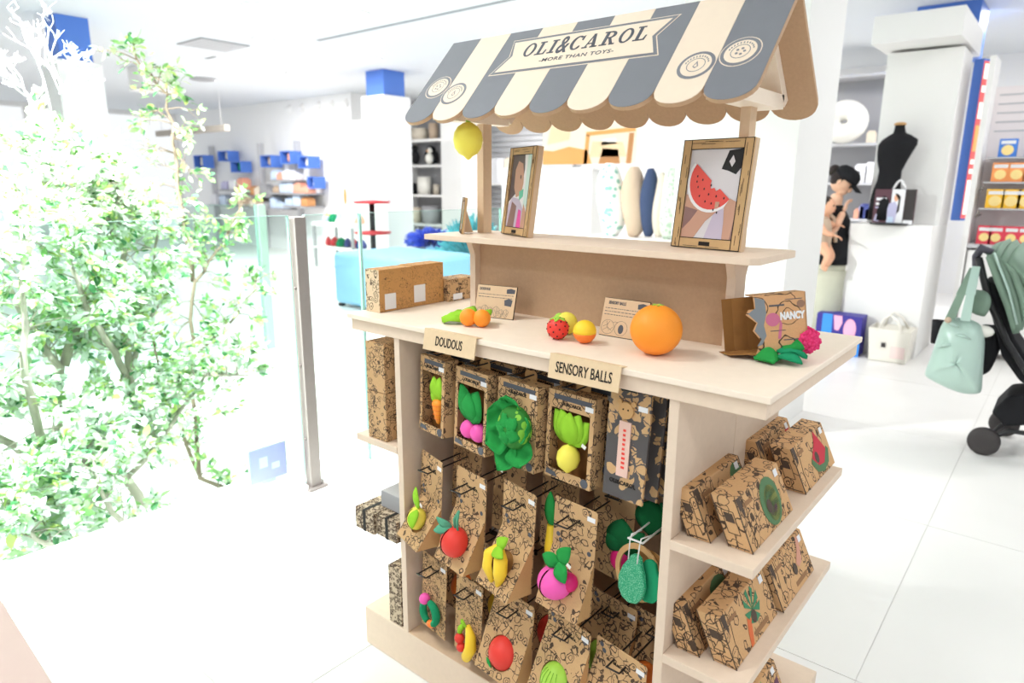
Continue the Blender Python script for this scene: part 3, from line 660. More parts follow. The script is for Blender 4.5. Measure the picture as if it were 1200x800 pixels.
ap = MB(); ap.box(.008, 1.155, -.006, .012, 1.004, 1.0358).box(.008, 1.155, .590, .606, 1.004, 1.0358).box(.008, .024, .012, .590, 1.004, 1.0358).box(1.139, 1.155, .012, .590, 1.004, 1.0358)
bev(ap.build('apron', M['mdf'], st), .0015)
for z in (S1, S2):
    bev(MB().box(XR1, 1.158, -.002, DEP, z - .02, z).build('side_shelf', M['mdf'], st), .0015)
for z, y0 in ((S1 - .02, -.002), (.405, .03)):
    bev(MB().box(0, XL0, y0, DEP, z - .02, z).build('side_shelf', M['mdf'], st), .0015)
# hutch: brackets with flared tops, back panel, upper shelf
def bracket(x0, x1):
    pts = [(.275, CT), (.333, CT), (.333, 1.205), (.352, 1.246), (.256, 1.246), (.275, 1.205)]
    bev(MB().prism(pts, lambda a, b, t: (x0 + t, a, b), 0, x1 - x0).build('bracket', M['mdf'], st), .001)
bracket(.195, .215); bracket(.953, .973)
MB().box(.215, .953, .297, .311, CT, 1.246).build('hutch_panel', M['mdfd'], st)
sh = [(.108, .18), (1.035, .18), (1.05, .195), (1.05, .41), (1.035, .425), (.108, .425)]
bev(MB().prism(sh, lambda a, b, t: (a, b, 1.246 + t), 0, .015).build('upper_shelf', M['mdf'], st), .0015)
for x0, x1 in ((.174, .198), (.932, .954)):
    bev(MB().box(x0, x1, .330, .366, SHZ, 1.585).build('post', M['mdfe'], st), .001)
# roof: two scalloped boards, truss at each end
RZ, EL = 1.775, .3044
RX0, RX1 = .117, 1.045; NS = 9; SW = (RX1 - RX0) / NS
dn = Vector((0, -.205, -.225)).normalized(); nn_ = Vector((0, -.225, .205)).normalized()
def roofmap(sgn):
    def fn(x, s, t):
        p = Vector((0, .3, RZ)) + dn * s + nn_ * t
        return (x, p.y if sgn > 0 else .6 - p.y, p.z)
    return fn
F = roofmap(1); Bk = roofmap(-1)
def scallop(i, x0=None, top=0.0, ins=0):
    a = RX0 + i * SW; b = a + SW; c = (a + b) / 2; r = SW / 2 - ins
    pts = [(a + ins, top)]
    for k in range(13):
        th = math.pi - math.pi * k / 12
        pts.append((c + r * math.cos(th), EL - .046 + (.046 - ins) * abs(math.sin(th)) ** .8))
    pts.append((b - ins, top)); return pts
def board(fn, name):
    mb = MB()
    for i in range(NS): mb.prism(scallop(i), fn, -.009, 0)
    bm = bmesh.new(); me = mb.mesh(name, M['mdfd']); bm.from_mesh(me); bmesh.ops.remove_doubles(bm, verts=bm.verts, dist=1e-5); bm.to_mesh(me); bm.free()
    return link(name, me, st)
rb = board(F, 'roof_panel'); board(Bk, 'roof_panel')
for i in range(NS):
    MB().prism(scallop(i, ins=.0004), F, .0001, .0012).build('roof_stripe', [M['slate'], M['cream']][i % 2], rb)
    MB().prism(scallop(i, ins=.0004), Bk, .0001, .0012).build('roof_stripe', [M['slate'], M['cream']][i % 2], [o for o in st.children if o.name.startswith('roof_panel')][1])
for x0, x1 in ((.168, .205), (.927, .985)):
    MB().box(x0, x1, .165, .435, 1.562, 1.592).build('roof_truss', M['ply'], st)
    for fn in (F, Bk):
        MB().prism([(x0, .06), (x1, .06), (x1, .25), (x0, .25)], fn, -.034, -.0095).build('roof_truss', M['ply'], st)
MB()  .box(.205, .927, .29, .31, 1.70, 1.735).build('ridge_beam', M['ply'], st)
# sign banner on the roof front
def bann(d):   # pennant outline grown by d
    return [(.359 - d * .9, .040 - d), (.800 + d * 1.6, .040 - d), (.770 + d * 1.1, .095), (.796 + d * 1.6, .153 + d), (.348 - d * 1.6, .153 + d), (.377 - d * 1.1, .095)]
bn = MB().prism(bann(.006), F, .0012, .0016, 0).prism(bann(.0035), F, .0016, .0020, 1).prism(bann(-.004), F, .0020, .0024, 0).build('sign_banner', [M['cream'], M['slate']], rb)
def stroke_glyphs():
    """slab-serif capitals, height 1, built from strokes; returns dict char -> (polys, width)"""
    G = {}
    def bx(x0, y0, x1, y1): return [(x0, y0), (x1, y0), (x1, y1), (x0, y1)]
    def ringp(cx, cy, rx, ry, ix, iy, a0, a1, n=22):
        out = []
        for k in range(n):
            t0 = a0 + (a1 - a0) * k / n; t1 = a0 + (a1 - a0) * (k + 1) / n
            out.append([(cx + ix * math.cos(t0), cy + iy * math.sin(t0)), (cx + rx * math.cos(t0), cy + ry * math.sin(t0)), (cx + rx * math.cos(t1), cy + ry * math.sin(t1)), (cx + ix * math.cos(t1), cy + iy * math.sin(t1))])
        return out
    P2 = 2 * math.pi
    G['O'] = (ringp(.36, .5, .36, .52, .20, .42, 0, P2), .72)
    G['L'] = ([bx(.12, 0, .30, 1), bx(0, 0, .62, .09), bx(0, .91, .42, 1), [(.50, .05), (.62, .05), (.66, .34), (.58, .34)]], .66)
    G['I'] = ([bx(.12, 0, .30, 1), bx(0, 0, .42, .09), bx(0, .91, .42, 1)], .42)
    G['C'] = (ringp(.38, .5, .38, .52, .20, .42, .9, P2 - .8) + [[(.56, .70), (.68, .62), (.70, 1.0), (.60, .95)], [(.58, .28), (.66, .22), (.56, .06), (.48, .12)]], .70)
    G['A'] = ([[(.12, 0), (.20, 0), (.46, 1), (.38, 1)], [(.34, 1), (.50, 1), (.76, 0), (.56, 0)], bx(.26, .26, .60, .34), bx(0, 0, .32, .09), bx(.46, 0, .86, .09)], .86)
    G['R'] = ([bx(.12, 0, .30, 1), bx(0, 0, .42, .09), bx(0, .91, .42, 1)] + [[(a * 1.0 + .0, b) for a, b in q] for q in ringp(.40, .74, .32, .26, .14, .17, -1.57, 1.57, 12)] + [bx(.28, .48, .42, .57), bx(.28, .91, .42, 1), [(.34, .52), (.50, .52), (.74, .06), (.56, .06)], bx(.54, 0, .84, .09)], .84)
    return G
GL = stroke_glyphs()
mb = MB(); x = 0; word = []
for ch in 'OLI&CAROL':
    if ch == '&': word.append((ch, x)); x += .74; continue
    word.append((ch, x)); x += GL[ch][1] + .13
tw = x - .13; LH = .046; sx = .338 / tw
for ch, x0 in word:
    mb = MB()
    if ch == '&': ampx = .413 + (x0 + .30) * sx; continue
    for q in GL[ch][0]:
        mb.prism([(.413 + (x0 + a) * sx, .104 - b * LH - (.003 if ch == 'O' else 0) * 0) for a, b in q], F, .0025, .0030)
    if mb.v: mb.build('sign_letter', M['greyink'], rb)
rq = Matrix((Vector((1, 0, 0)), -dn, nn_)).transposed().to_4x4()
def onroof(o, x, s, t=.0026, rz=0):
    p = F(x, s, t); o.matrix_local = Matrix.Translation(p) @ rq @ Matrix.Rotation(rz, 4, 'Z'); return o
onroof(link('sign_ampersand', textmesh('&', .082, .62, .0003, .0012), rb), ampx, .082).data.materials.append(M['greyink'])
onroof(link('sign_motto', textmesh('-MORE THAN TOYS-', .0165, 1.25, .0003, .0002, 1.1), rb), .583, .1265).data.materials.append(M['greyink'])
def badge(x, s, k):
    o = MB(); o.prism(arc(x, s, .040, 0, 2 * math.pi, 30), F, .0012, .0015, 0).prism(arc(x, s, .038, 0, 2 * math.pi, 30), F, .0015, .0018, 1).prism(arc(x, s, .031, 0, 2 * math.pi, 30), F, .0018, .0021, 0)
    ring2(o, F, .019, .0175, .0021, .0024, 28, 1, (x, s))
    if k: o.prism([(x - .006, s + .004), (x, s - .011), (x + .006, s + .004), (x, s + .009)], F, .0021, .0024, 1).prism([(x - .0035, s + .004), (x, s - .005), (x + .0035, s + .004), (x, s + .006)], F, .0024, .0026, 0)
    else:
        for i in range(5):
            a = i * 2 * math.pi / 5; o.prism(arc(x + .008 * math.cos(a), s + .008 * math.sin(a), .003, 0, 2 * math.pi, 8), F, .0021, .0024, 1)
    for i in range(11):    # worn, unreadable ring of small letters
        a = math.pi * (1.1 + .8 * i / 10); cx, cy = x + .0245 * math.cos(a), s + .0245 * math.sin(a)
        o.prism([(cx - .0013, cy - .0022), (cx + .0013, cy - .0022), (cx + .0013, cy + .0022), (cx - .0013, cy + .0022)], F, .0021, .0024, 1)
    o.build('roof_badge', [M['cream'], M['slate']], rb)
badge(.177, .179, 0); badge(.253, .210, 1); badge(.903, .203, 1); badge(.983, .178, 0)
# name tags on the counter edge
def edge_tag(cx, wd, body, lab, xs):
    t = thing('name_tag', lab, 'sign', (cx, -.017, 1.062), (R(-14), 0, 0))
    bev(MB().box(-wd / 2, wd / 2, -.003, 0, -.050, .001).build('board', M['klight'], t), .0006)
    MB().box(-wd / 2, wd / 2, -.003, .035, .0, .0025).build('top_fold', M['klight'], t)
    text('lettering', body, .032, M['ink'], t, (0, -.0034, -.025), FACE, xs, .0003)
    t.rotation_euler = (R(-10), 0, 0); t.location = (cx, -.0185, 1.0505)
edge_tag(.405, .172, 'DOUDOUS', 'light kraft name tag reading DOUDOUS on the counter edge', .56)
edge_tag(.789, .172, 'SENSORY BALLS', 'light kraft name tag reading SENSORY BALLS on the counter edge', .60)

# info cards leaning on the counter
def info_card(c0, c1, h, head, lab, drawing):
    c0 = Vector((c0[0], c0[1], CT)); c1 = Vector((c1[0], c1[1], CT)); wd = (c1 - c0).length; yaw = math.atan2(c1.y - c0.y, c1.x - c0.x); mid = (c0 + c1) / 2
    t = thing('info_card', lab, 'sign', (mid.x, mid.y, CT + .0005), (R(-16), 0, yaw))
    b = bev(MB().box(-wd / 2, wd / 2, 0, .004, 0, h).build('board', M['ink'], t), .002)
    MB().box(-wd / 2 + .0015, wd / 2 - .0015, -.0006, -.0001, .0015, h - .0015).build('printed_face', M['ksign'], t)
    text('heading', head, .0105, M['greyink'], t, (-wd / 2 + .010 + len(head) * .0021, -.0009, h - .012), FACE, .62, .0002)
    m = MB(); rg = random.Random(len(head))
    for r_ in range(2 if drawing == 'leaves' else 3):
        x = -wd / 2 + .007; z = h - .026 - r_ * .0075
        while x < wd / 2 - .012:
            l_ = .002 + rg.random() * .007; m.box(x, min(x + l_, wd / 2 - .007), -.0009, -.0006, z, z + .0016); x += l_ + .0022
    m.build('text_lines', M['greyink'], t)
    bd = MB(); bd.prism([(wd / 2 - .030, h - .020), (wd / 2 - .006, h - .019), (wd / 2 - .005, h - .009), (wd / 2 - .018, h - .006), (wd / 2 - .031, h - .009)], XZ(-.0009), 0, .0004)
    if drawing == 'leaves': bd.prism([(wd / 2 - .032, h - .052), (wd / 2 - .012, h - .054), (wd / 2 - .009, h - .037), (wd / 2 - .02, h - .033), (wd / 2 - .034, h - .038)], XZ(-.0009), 0, .0004)
    bd.build('stamp', M['greyink'], t)
    d = MB()
    def line(pts, r=.0004): d.tube([(a, -.0007, b) for a, b in pts], r, 4)
    if drawing == 'leaves':
        for i, (cx, s) in enumerate(((-.045, .9), (-.03, 1.2), (-.012, 1.0), (.006, 1.15), (.022, .85), (.036, .9))):
            line([(cx + .008 * s * math.sin(a) * (1 + .2 * math.cos(3 * a)), .004 + .012 * s * (1 - math.cos(a)) ) for a in [2 * math.pi * k / 18 for k in range(19)]])
            line([(cx, .004), (cx + .003, .016 * s), (cx + .001, .026 * s)]); line([(cx, .012 * s), (cx - .005, .02 * s)]); line([(cx, .010 * s), (cx + .006, .018 * s)])
    else:
        for cx, r in ((-wd / 2 + .022, .017), (-wd / 2 + .058, .017)):
            line(arc(cx, .022, r, 0, 2 * math.pi, 24))
        for k in range(6): line([(-wd / 2 + .022 + .015 * math.cos(k) * .2, .022 + .003 * k - .008), (-wd / 2 + .022 + .014 * math.cos(k * 1.9), .022 + .014 * math.sin(k * 1.9))])
        d.prism(arc(-wd / 2 + .058, .020, .007, 0, 2 * math.pi, 14, .011), XZ(-.0009), 0, .0004)
        line([(-wd / 2 + .034, .034), (-wd / 2 + .042, .036), (-wd / 2 + .048, .034)])
    d.build('line_drawing', M['greyink'], t)
    rot = Matrix.Rotation(R(30), 3, 'X')
    MB().hexa([(-.015, .006, .012), (.015, .006, .012), (.015, .034, .010), (-.015, .034, .010), (-.015, .006, .055), (.015, .006, .055), (.015, .010, .055), (-.015, .010, .055)]).build('rear_strut', M['kplain'], t)
    return t
info_card((.289, .188), (.410, .210), .088, 'DOUDOUS', 'small kraft info card with leaf drawings standing behind the two orange fruits', 'leaves')
info_card((.672, .213), (.795, .213), .092, 'SENSORY BALLS', 'small kraft info card headed SENSORY BALLS standing behind the big orange', 'balls')

# photo frames on the upper shelf
woodline = mat('frame_wood_print', (204, 168, 122), .6, .2, .1, 60)
def photo_frame(p0, p1, h, lab, wd=None, th=.016):
    p0 = Vector((p0[0], p0[1], SHZ)); p1 = Vector((p1[0], p1[1], SHZ)); L_ = (p1 - p0).length if wd is None else wd; yaw = math.atan2(p1.y - p0.y, p1.x - p0.x)
    c = p0 + (p1 - p0).normalized() * L_ / 2
    t = thing('photo_frame', lab, 'picture frame', (c.x, c.y, SHZ + .0008), (R(-7), 0, yaw)); b = .021 * L_ / .17; W2 = L_ / 2
    body = MB().box(-W2, W2, .0016, th, 0, h).build('backing', M['mdfe'], t)
    for x0, x1, z0, z1 in ((-W2, -W2 + b, 0, h), (W2 - b, W2, 0, h), (-W2 + b, W2 - b, 0, b * 1.05), (-W2 + b, W2 - b, h - b, h)):
        bev(MB().box(x0, x1, -.004, .0015, z0, z1).build('rail', woodline, t), .001)
    ln = MB()
    for x0, x1, z0, z1 in ((-W2, -W2 + .0016, 0, h), (W2 - .0016, W2, 0, h), (-W2, W2, 0, .0016), (-W2, W2, h - .0016, h), (-W2 + b - .0008, -W2 + b + .0008, 0, h), (W2 - b - .0008, W2 - b + .0008, 0, h), (-W2 + b, W2 - b, b * 1.05 - .001, b * 1.05 + .0006), (-W2 + b, W2 - b, h - b - .0008, h - b + .0008), (-.014, .014, b * .3, b * .72)):
        ln.box(x0, x1, -.0046, -.0041, z0, z1)
    rg_ = random.Random(int(L_ * 1000))
    for k_ in range(22):
        sd_ = rg_.choice((-1, 1)); xx_ = sd_ * (W2 - b * (.2 + .6 * rg_.random())); z_ = rg_.random() * h * .86; ln.box(xx_ - .0004, xx_ + .0004, -.0046, -.0041, z_, z_ + h * (.03 + .09 * rg_.random()))
    for k_ in range(8):
        z_ = rg_.choice((b * (.15 + .1 * rg_.random()), h - b * (.2 + .6 * rg_.random()))); xx_ = -W2 + b + rg_.random() * (L_ - 2 * b) * .7; ln.box(xx_, xx_ + L_ * .2, -.0046, -.0041, z_ - .0004, z_ + .0004)
    ln.build('printed_outline', M['ink'], t)
    u_ = .02 if h > .15 else .012; z_ = h * (.35 if h > .15 else .62); e_ = th + .001
    MB().hexa([(-u_, e_, 0.004), (u_, e_, 0.004), (u_, e_ + .026, .007), (-u_, e_ + .026, .007), (-u_, e_, z_), (u_, e_, z_), (u_, e_ + .003, z_), (-u_, e_ + .003, z_)]).build('rear_strut', M['mdfe'], t)
    return t, W2 - b, b
def photo(t, hw, b, h, bgc):
    f = MB().box(-hw, hw, -.001, -.0002, b, h - b).build('photo', bgc, t)
    def shape(pts, m_, k, sub='photo_shape'):
        MB().prism([(u * hw, b + v * (h - 2 * b)) for u, v in pts], XZ(-.0012 - .0002 * k), 0, .0002).build(sub, m_, f)
    return shape
pgrey = mat('photo_pale_grey', (222, 218, 222), .5, .3); pdark = mat('photo_dark', (44, 44, 46), .5, .3); pmelon = mat('photo_melon', (232, 92, 84), .5, .3); pskin = mat('photo_skin', (206, 160, 138), .5, .3); pskind = mat('photo_skin_shade', (150, 116, 112), .5, .3); pwh = mat('photo_white', (244, 242, 244), .5, .3); pmint = mat('photo_mint', (110, 200, 170), .5, .3); phair = mat('photo_hair', (112, 96, 96), .5, .3); plil = mat('photo_lilac', (206, 194, 214), .5, .3)
t, hw, b = photo_frame((.801, .312), (.973, .283), .238, 'large wooden photo frame showing hands holding a bitten watermelon slice'); h = .238
sp = photo(t, hw, b, h, pgrey)
sp([(.25, .78), (.45, .98), (.98, 1), (.98, .8), (.8, .72), (.5, .76)], pdark, 1); sp([(.5, .86), (.62, .93), (.72, .86), (.62, .8)], pgrey, 2)
def melon(s, ox, oz, n=16):   # half disc, flat side up to the right
    pts = []
    for k in range(n + 1):
        a = math.pi + math.pi * k / n; x, y = math.cos(a) * s, math.sin(a) * s; c_, s_ = math.cos(R(-38)), math.sin(R(-38)); pts.append((ox + (x * c_ - y * s_), oz + (x * s_ + y * c_) * .35))
    # bite out of the flat edge
    c_, s_ = math.cos(R(-38)), math.sin(R(-38))
    for x, y in ((s * .42, 0), (s * .36, -s * .16), (s * .22, -s * .12), (s * .12, -s * .24), (0, -s * .14), (-s * .06, -s * .02)):
        pts.append((ox + (x * c_ - y * s_), oz + (x * s_ + y * c_) * .35))
    return pts
sp([(-.1, 0), (.75, 0), (.6, .3), (.3, .42)], plil, 1)
sp([(-1, 0), (-.5, 0), (-.1, .2), (.35, .33), (.28, .42), (-.2, .34), (-.4, .42), (-.98, .5)], pskin, 3); sp([(-.98, .1), (-.7, .2), (-.45, .32), (-.98, .36)], pskind, 4); sp([(-.8, .38), (-.6, .5), (-.5, .44), (-.7, .34)], pskin, 5)
sp(melon(.98, -.02, .64), pwh, 6); sp(melon(.90, .0, .645), pmelon, 7)
rg = random.Random(5)
for u, v in ((-.62, .70), (-.4, .66), (-.55, .58), (-.3, .56), (-.1, .50), (-.45, .48), (-.2, .42), (.05, .40), (.2, .48), (.35, .38), (.5, .46), (.15, .33), (-.62, .64), (.3, .30), (-.05, .60)): sp(arc(u, v, .026, 0, 2 * math.pi, 8, .014), pdark, 8)
sp([(.62, 0), (1, 0), (1, .42), (.72, .46), (.55, .36), (.6, .2)], pskin, 9); sp([(.9, 0), (1, 0), (1, .3)], pskind, 10); sp([(.2, .34), (.34, .36), (.36, .42), (.2, .42)], pskin, 9)
t, hw, b = photo_frame((.257, .345), (.412, .268), .236, 'wooden photo frame with a child sipping from a toy, left of the watermelon picture', .168); h = .236
sp = photo(t, hw, b, h, pwh)
sp([(-1, .35), (-1, 1), (.2, 1), (.32, .8), (.2, .6), (-.2, .5)], phair, 1); sp([(-.35, .92), (.1, .88), (.28, .74), (.34, .62), (.22, .46), (-.25, .42), (-.55, .55), (-.6, .8)], pskin, 2)
sp([(.02, .50), (.42, .54), (.46, .44), (.1, .38)], pmint, 3); sp([(-1, 0), (.9, 0), (.6, .25), (.1, .40), (-.6, .42), (-1, .30)], plil, 2); sp([(-.9, 0), (-.2, 0), (-.1, .3), (-.6, .36)], pskind, 3)
sp([(.05, 0), (.5, 0), (.42, .24), (.15, .26)], M['tpink'], 4); sp([(.5, 0), (.98, 0), (.98, .2), (.6, .34)], pskin, 5); sp(arc(.02, .70, .05, 0, 2 * math.pi, 8, .03), pdark, 3)
sp([(.52, .3), (.98, .3), (.98, 1), (.52, 1)], mat('photo_pale_green', (214, 234, 228), .5, .3), 1)
t, hw, b = photo_frame((.138, .297), (.198, .243), .10, 'small picture card seen nearly edge-on at the left end of the upper shelf', .080, .004)
sp = photo(t, hw, b, .10, pwh); sp([(-.8, .2), (.8, .2), (.6, .6), (-.5, .7)], pmint, 1)

# lemon hanging under the roof
lem = thing('hanging_lemon', 'yellow toy lemon with green stem hanging under the roof by the left post', 'toy', (.290, .17, 1.508))
def lemonprof(rr, hh):
    return rr, hh
MB().lathe([(1e-5, -.050), (.006, -.047), (.011, -.041), (.024, -.034), (.034, -.020), (.038, 0), (.035, .018), (.026, .032), (.012, .041), (.006, .043)], (0, 0, 0), 24).build('fruit', M['tlem'], lem)
MB().tube([(0, 0, .042), (.004, 0, .055), (.010, 0, .062)], .006, 8).leaf((.004, 0, .05), (.03, -.01, .052), .016, (0, -1, .3)).build('stem', M['tlime'], lem)
MB().tube([(.006, 0, .06), (.006, .0, .075), (.004, .0, .118)], .0008, 5).build('string', M['whitew'], lem)

# toys on the counter
d = thing('soother_toy', 'two small orange fruits on a lime green felt leaf left on the counter', 'toy', (.36, .085, CT))
for x, y, s in ((.012, -.006, 0), (.045, .008, 1)): MB().ball((x, y, .0225), .0225, 18, sq=(1, 1, 1.0)).build('orange_fruit', M['torg2' if 0 else 'torg'], d)
l = MB().leaf((.005, .012, .010), (-.078, -.010, .010), .060, (0, -.35, 1), .14, .1, wave=.05, peak=.6).leaf((.015, .025, .016), (-.062, .030, .018), .065, (0, -.3, 1), .2, .1, peak=.6).leaf((.045, .025, .02), (.0, .05, .020), .05, (0, -.3, 1), .25, .1)
solid(l.build('felt_leaf', M['flime'], d), .003)
t = thing('strawberry_ball', 'red ball with black dots like a strawberry on the counter', 'ball', (.628, .108, CT + .0262))
MB().ball((0, 0, 0), .026, 26).build('ball', M['tred'], t)
rg = random.Random(2); m = MB()
for i in range(40):
    z = 1 - 2 * (i + .5) / 40; a = i * 2.39996; r_ = math.sqrt(1 - z * z); m.ball(Vector((r_ * math.cos(a), r_ * math.sin(a), z)) * .0256, .0021, 6)
m = m.build('seed_dots', M['ink'], t); m['kind'] = 'stuff'
c = MB()
for k in range(5): a = k * 1.256; c.leaf((0, 0, .0265), (.02 * math.cos(a) , .02 * math.sin(a), .019), .012, (0, 0, 1), .05, 0)
solid(c.build('green_cap', M['tlime'], t), .0015)
t = thing('yellow_ball', 'yellow ball with lime leaf half hidden behind the strawberry ball', 'ball', (.612, .165, CT + .027))
MB().ball((0, 0, 0), .027, 26).build('ball', M['tlem'], t)
solid(MB().leaf((-.005, -.012, .022), (-.03, -.014, .006), .02, (-.4, -.6, .6), .1, .05).build('leaf_patch', M['tlime'], t), .002)
t = thing('two_tone_ball', 'yellow over orange ball in front of the SENSORY BALLS card', 'ball', (.697, .116, CT + .0268))
MB().lathe([(max(1e-5, .0265 * math.cos(a)), .0265 * math.sin(a)) for a in [-.12 + (math.pi / 2 + .12) * k / 10 for k in range(11)]], (0, 0, 0), 28).build('yellow_half', M['tyel'], t)
MB().lathe([(max(1e-5, .0265 * math.cos(a)), .0265 * math.sin(a)) for a in [-math.pi / 2 + (math.pi / 2 - .12) * k / 10 for k in range(11)]], (0, 0, 0), 28).build('orange_half', M['torg2'], t)
t = thing('big_orange', 'large toy orange on the counter in front of the right info card', 'toy', (.868, .128, CT + .0535))
MB().ball((0, 0, 0), .0545, 36, sq=(1, 1, .98)).build('fruit', M['torg'], t)
m = MB()
for k in range(5): a = k * 1.256 + .3; m.leaf((0, 0, .0515), (.013 * math.cos(a), .013 * math.sin(a), .0530), .007, (0, 0, 1), .05, 0)
solid(m.build('calyx', M['tlime'], t), .0015)

# opened carton tipped on the counter with a felt flower toy
bx_ = thing('tipped_carton', 'opened kraft carton tipped over on the right of the counter, white lettering', 'box', (1.052, .217, CT + .012), (R(-7), R(-7), R(33)))
wx, wy, wz = .102, .075, .122; th = .0025
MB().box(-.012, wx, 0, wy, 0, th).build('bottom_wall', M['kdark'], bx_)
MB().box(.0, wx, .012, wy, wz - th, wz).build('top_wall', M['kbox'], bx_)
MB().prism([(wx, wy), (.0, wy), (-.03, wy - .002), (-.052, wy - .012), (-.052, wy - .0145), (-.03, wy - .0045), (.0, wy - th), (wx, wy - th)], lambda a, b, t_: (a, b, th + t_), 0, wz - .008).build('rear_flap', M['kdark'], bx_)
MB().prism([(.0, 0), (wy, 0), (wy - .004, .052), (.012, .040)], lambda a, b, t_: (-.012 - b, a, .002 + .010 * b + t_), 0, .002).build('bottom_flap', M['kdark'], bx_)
MB().box(wx - th, wx, 0, wy - th, th, wz - th).build('end_wall', M['kplain'], bx_)
pts = [(.0, th), (.010, .03), (-.004, .05), (.004, .066), (-.016, .084), (-.010, .094), (.002, .094), (.0, wz), (wx, wz), (wx, th)]
MB().prism(pts, XZ(0), 0, th).build('front_wall', kraft('carton_print', (208, 160, 116), scale=16, line=.03), bx_)
pb = MB(); pb.prism([(-.012, .086), (.003, .096), (.003, wz - .004), (.022, wz - .01), (.024, .084), (.018, .06), (.022, .038), (.012, .02), (.002, .018), (.012, .032), (-.001, .05), (.006, .066)], XZ(-.0004), 0, .0003).build('printed_plant', mat('printed_slate', (128, 134, 140), .6, .2), bx_)
MB().prism(arc(.036, .07, .014, 0, 2 * math.pi, 14), XZ(-.0006), 0, .0004).prism([(.044, .03), (.05, .07), (.054, .06), (.05, .03)], XZ(-.0006), 0, .0004).build('printed_flower', mat('printed_rose', (196, 110, 140), .6, .2), bx_)
text('lettering', 'NANCY', .020, M['sticker'], bx_, (.074, -.0008, .075), FACE, .66, .0012)
for a, b_, c_, d_ in ((.03, .0965, .06, .100), (.062, .108, .095, .1095), (.03, .046, .06, .0475), (.055, .026, .098, .028)): MB().box(a, c_, -.0006, -.0002, b_, d_).build('printed_line', M['greyink'], bx_)
MB().prism(arc(.092, .098, .008, 0, 2 * math.pi, 12), XZ(-.0006), 0, .0004).build('printed_badge', mat('printed_grey', (150, 116, 96), .6, .2), bx_)
pl = thing('felt_flower_toy', 'green felt leaf toy with a fluffy pink flower beside the tipped carton', 'soft toy', (1.085, .235, CT + .003))
solid(subd(MB().grid(lambda u, v: Vector((-.035 + .045 * u, -.03 + .05 * v - .01 * u, .004 + .022 * math.sin(math.pi * u) * math.sin(math.pi * v))), 8, 8).build('leaf_pad', M['fgreen'], pl)), .006)
solid(MB().leaf((.0, .005, .02), (.055, .018, .014), .034, (0, 0, 1), .18, .25, wave=.06).leaf((.005, -.005, .012), (.055, -.012, .006), .030, (0, -.3, 1), .2, .2).build('felt_leaf', M['fteal'], pl), .004)
MB().tube([(-.008, .02, .015), (-.014, .03, .04), (-.006, .032, .058), (.006, .03, .062)], [.009, .009, .008, .004], 10).build('curled_leaf', M['fgreen'], pl)
MB().tube([(.01, .01, .02), (.026, .020, .024), (.036, .030, .034)], [.011, .011, .014], 10).build('stem', M['fgreen'], pl)
rg = random.Random(8); m = MB()
for i in range(220):
    z = 1 - 2 * (i + .5) / 220; a = i * 2.39996; r_ = math.sqrt(1 - z * z); m.ball(Vector((.042, .050, .040)) + Vector((r_ * math.cos(a), r_ * math.sin(a), z)) * (.019 + .007 * rg.random()), .0042, 6)
m = m.build('fluffy_flower', mat('hot_pink_fluff', (226, 62, 120), .8, .2), pl); m['kind'] = 'stuff'

# kraft boxes on the left of the counter
def zat(py, x, y):
    lo, hi = 0, 3
    for _ in range(40):
        mid = (lo + hi) / 2; d_ = CAMM.transposed() @ (Vector((x, y, mid)) - CAM)
        if 400 - FPX * d_.y / -d_.z > py: lo = mid
        else: hi = mid
    return lo
def kbox(lab, x0, x1, y0, y1, z0, h, m_=None, stickers=(), group=None, name='kraft_box', band=False):
    c = ((x0 + x1) / 2, (y0 + y1) / 2, z0 + .0006); t = thing(name, lab, 'box', c, group=group); a, b_ = (x1 - x0) / 2, (y1 - y0) / 2
    bev(MB().box(-a, a, -b_, b_, 0, h).build('carton', m_ or M['k1'], t), .0015)
    for (fy0, fy1, fz0, fz1) in stickers: MB().box(a + .0002, a + .0006, -b_ + fy0, -b_ + fy1, fz0, fz1).build('white_label', M['sticker'], t)
    return t, a, b_
linek = kraft('kraft_text_block', (198, 148, 92), scale=60, line=.02)
t, a, b_ = kbox('kraft box with a white label, nearest of the row on the counter left end', .012, .070, .045, .168, CT, .118, linek, ((.018, .058, .006, .05),))
MB().box(-a, a, -b_ - .0008, -b_ - .0003, .0, .118).build('printed_end', M['klit'], t)  # lighter end panel, light from the left put into its kraft colour
t, a, b_ = kbox('kraft box with a white label, second in the row on the counter left end', .010, .0675, .170, .294, CT, .120, linek, ((.004, .048, .012, .062),))
t, a, b_ = kbox('low busy-printed kraft box behind the row, touching the left bracket', .02, .085, .297, .42, CT, .068, M['k2'], ((.02, .06, .004, .022),))
# boxes on the left side shelves
kbox('kraft box with printed end, upper of the two left of the stall front', .052, .128, .004, .16, .836, .139, M['k3'])
kbox('kraft box with printed end, lower of the two left of the stall front', .050, .128, .004, .16, S1 - .02, .139, M['k3'])
for i, (x0, x1, y0, y1, z0, h, lab) in enumerate(((.0, .085, -.02, .14, .405, .066, 'geometric print box with a black band, outer one on the lower left shelf'), (.088, .172, -.01, .16, .405, .066, 'geometric print box with a black band, inner one on the lower left shelf'), (.06, .165, .03, .15, .472, .05, 'pale grey box on top of the banded boxes left of the stall'))):
    t, a, b_ = kbox(lab, x0, x1, y0, y1, z0, h, M['kband'] if i < 2 else M['greyd'])
    if i < 2: MB().box(-.006, .006, -b_ - .001, b_ + .001, -.0002, h + .001).build('black_band', M['ink'], t)
kbox('tall line-printed kraft box standing on the base left of the stall', .112, .165, .004, .14, BZ, .185, M['kband'])

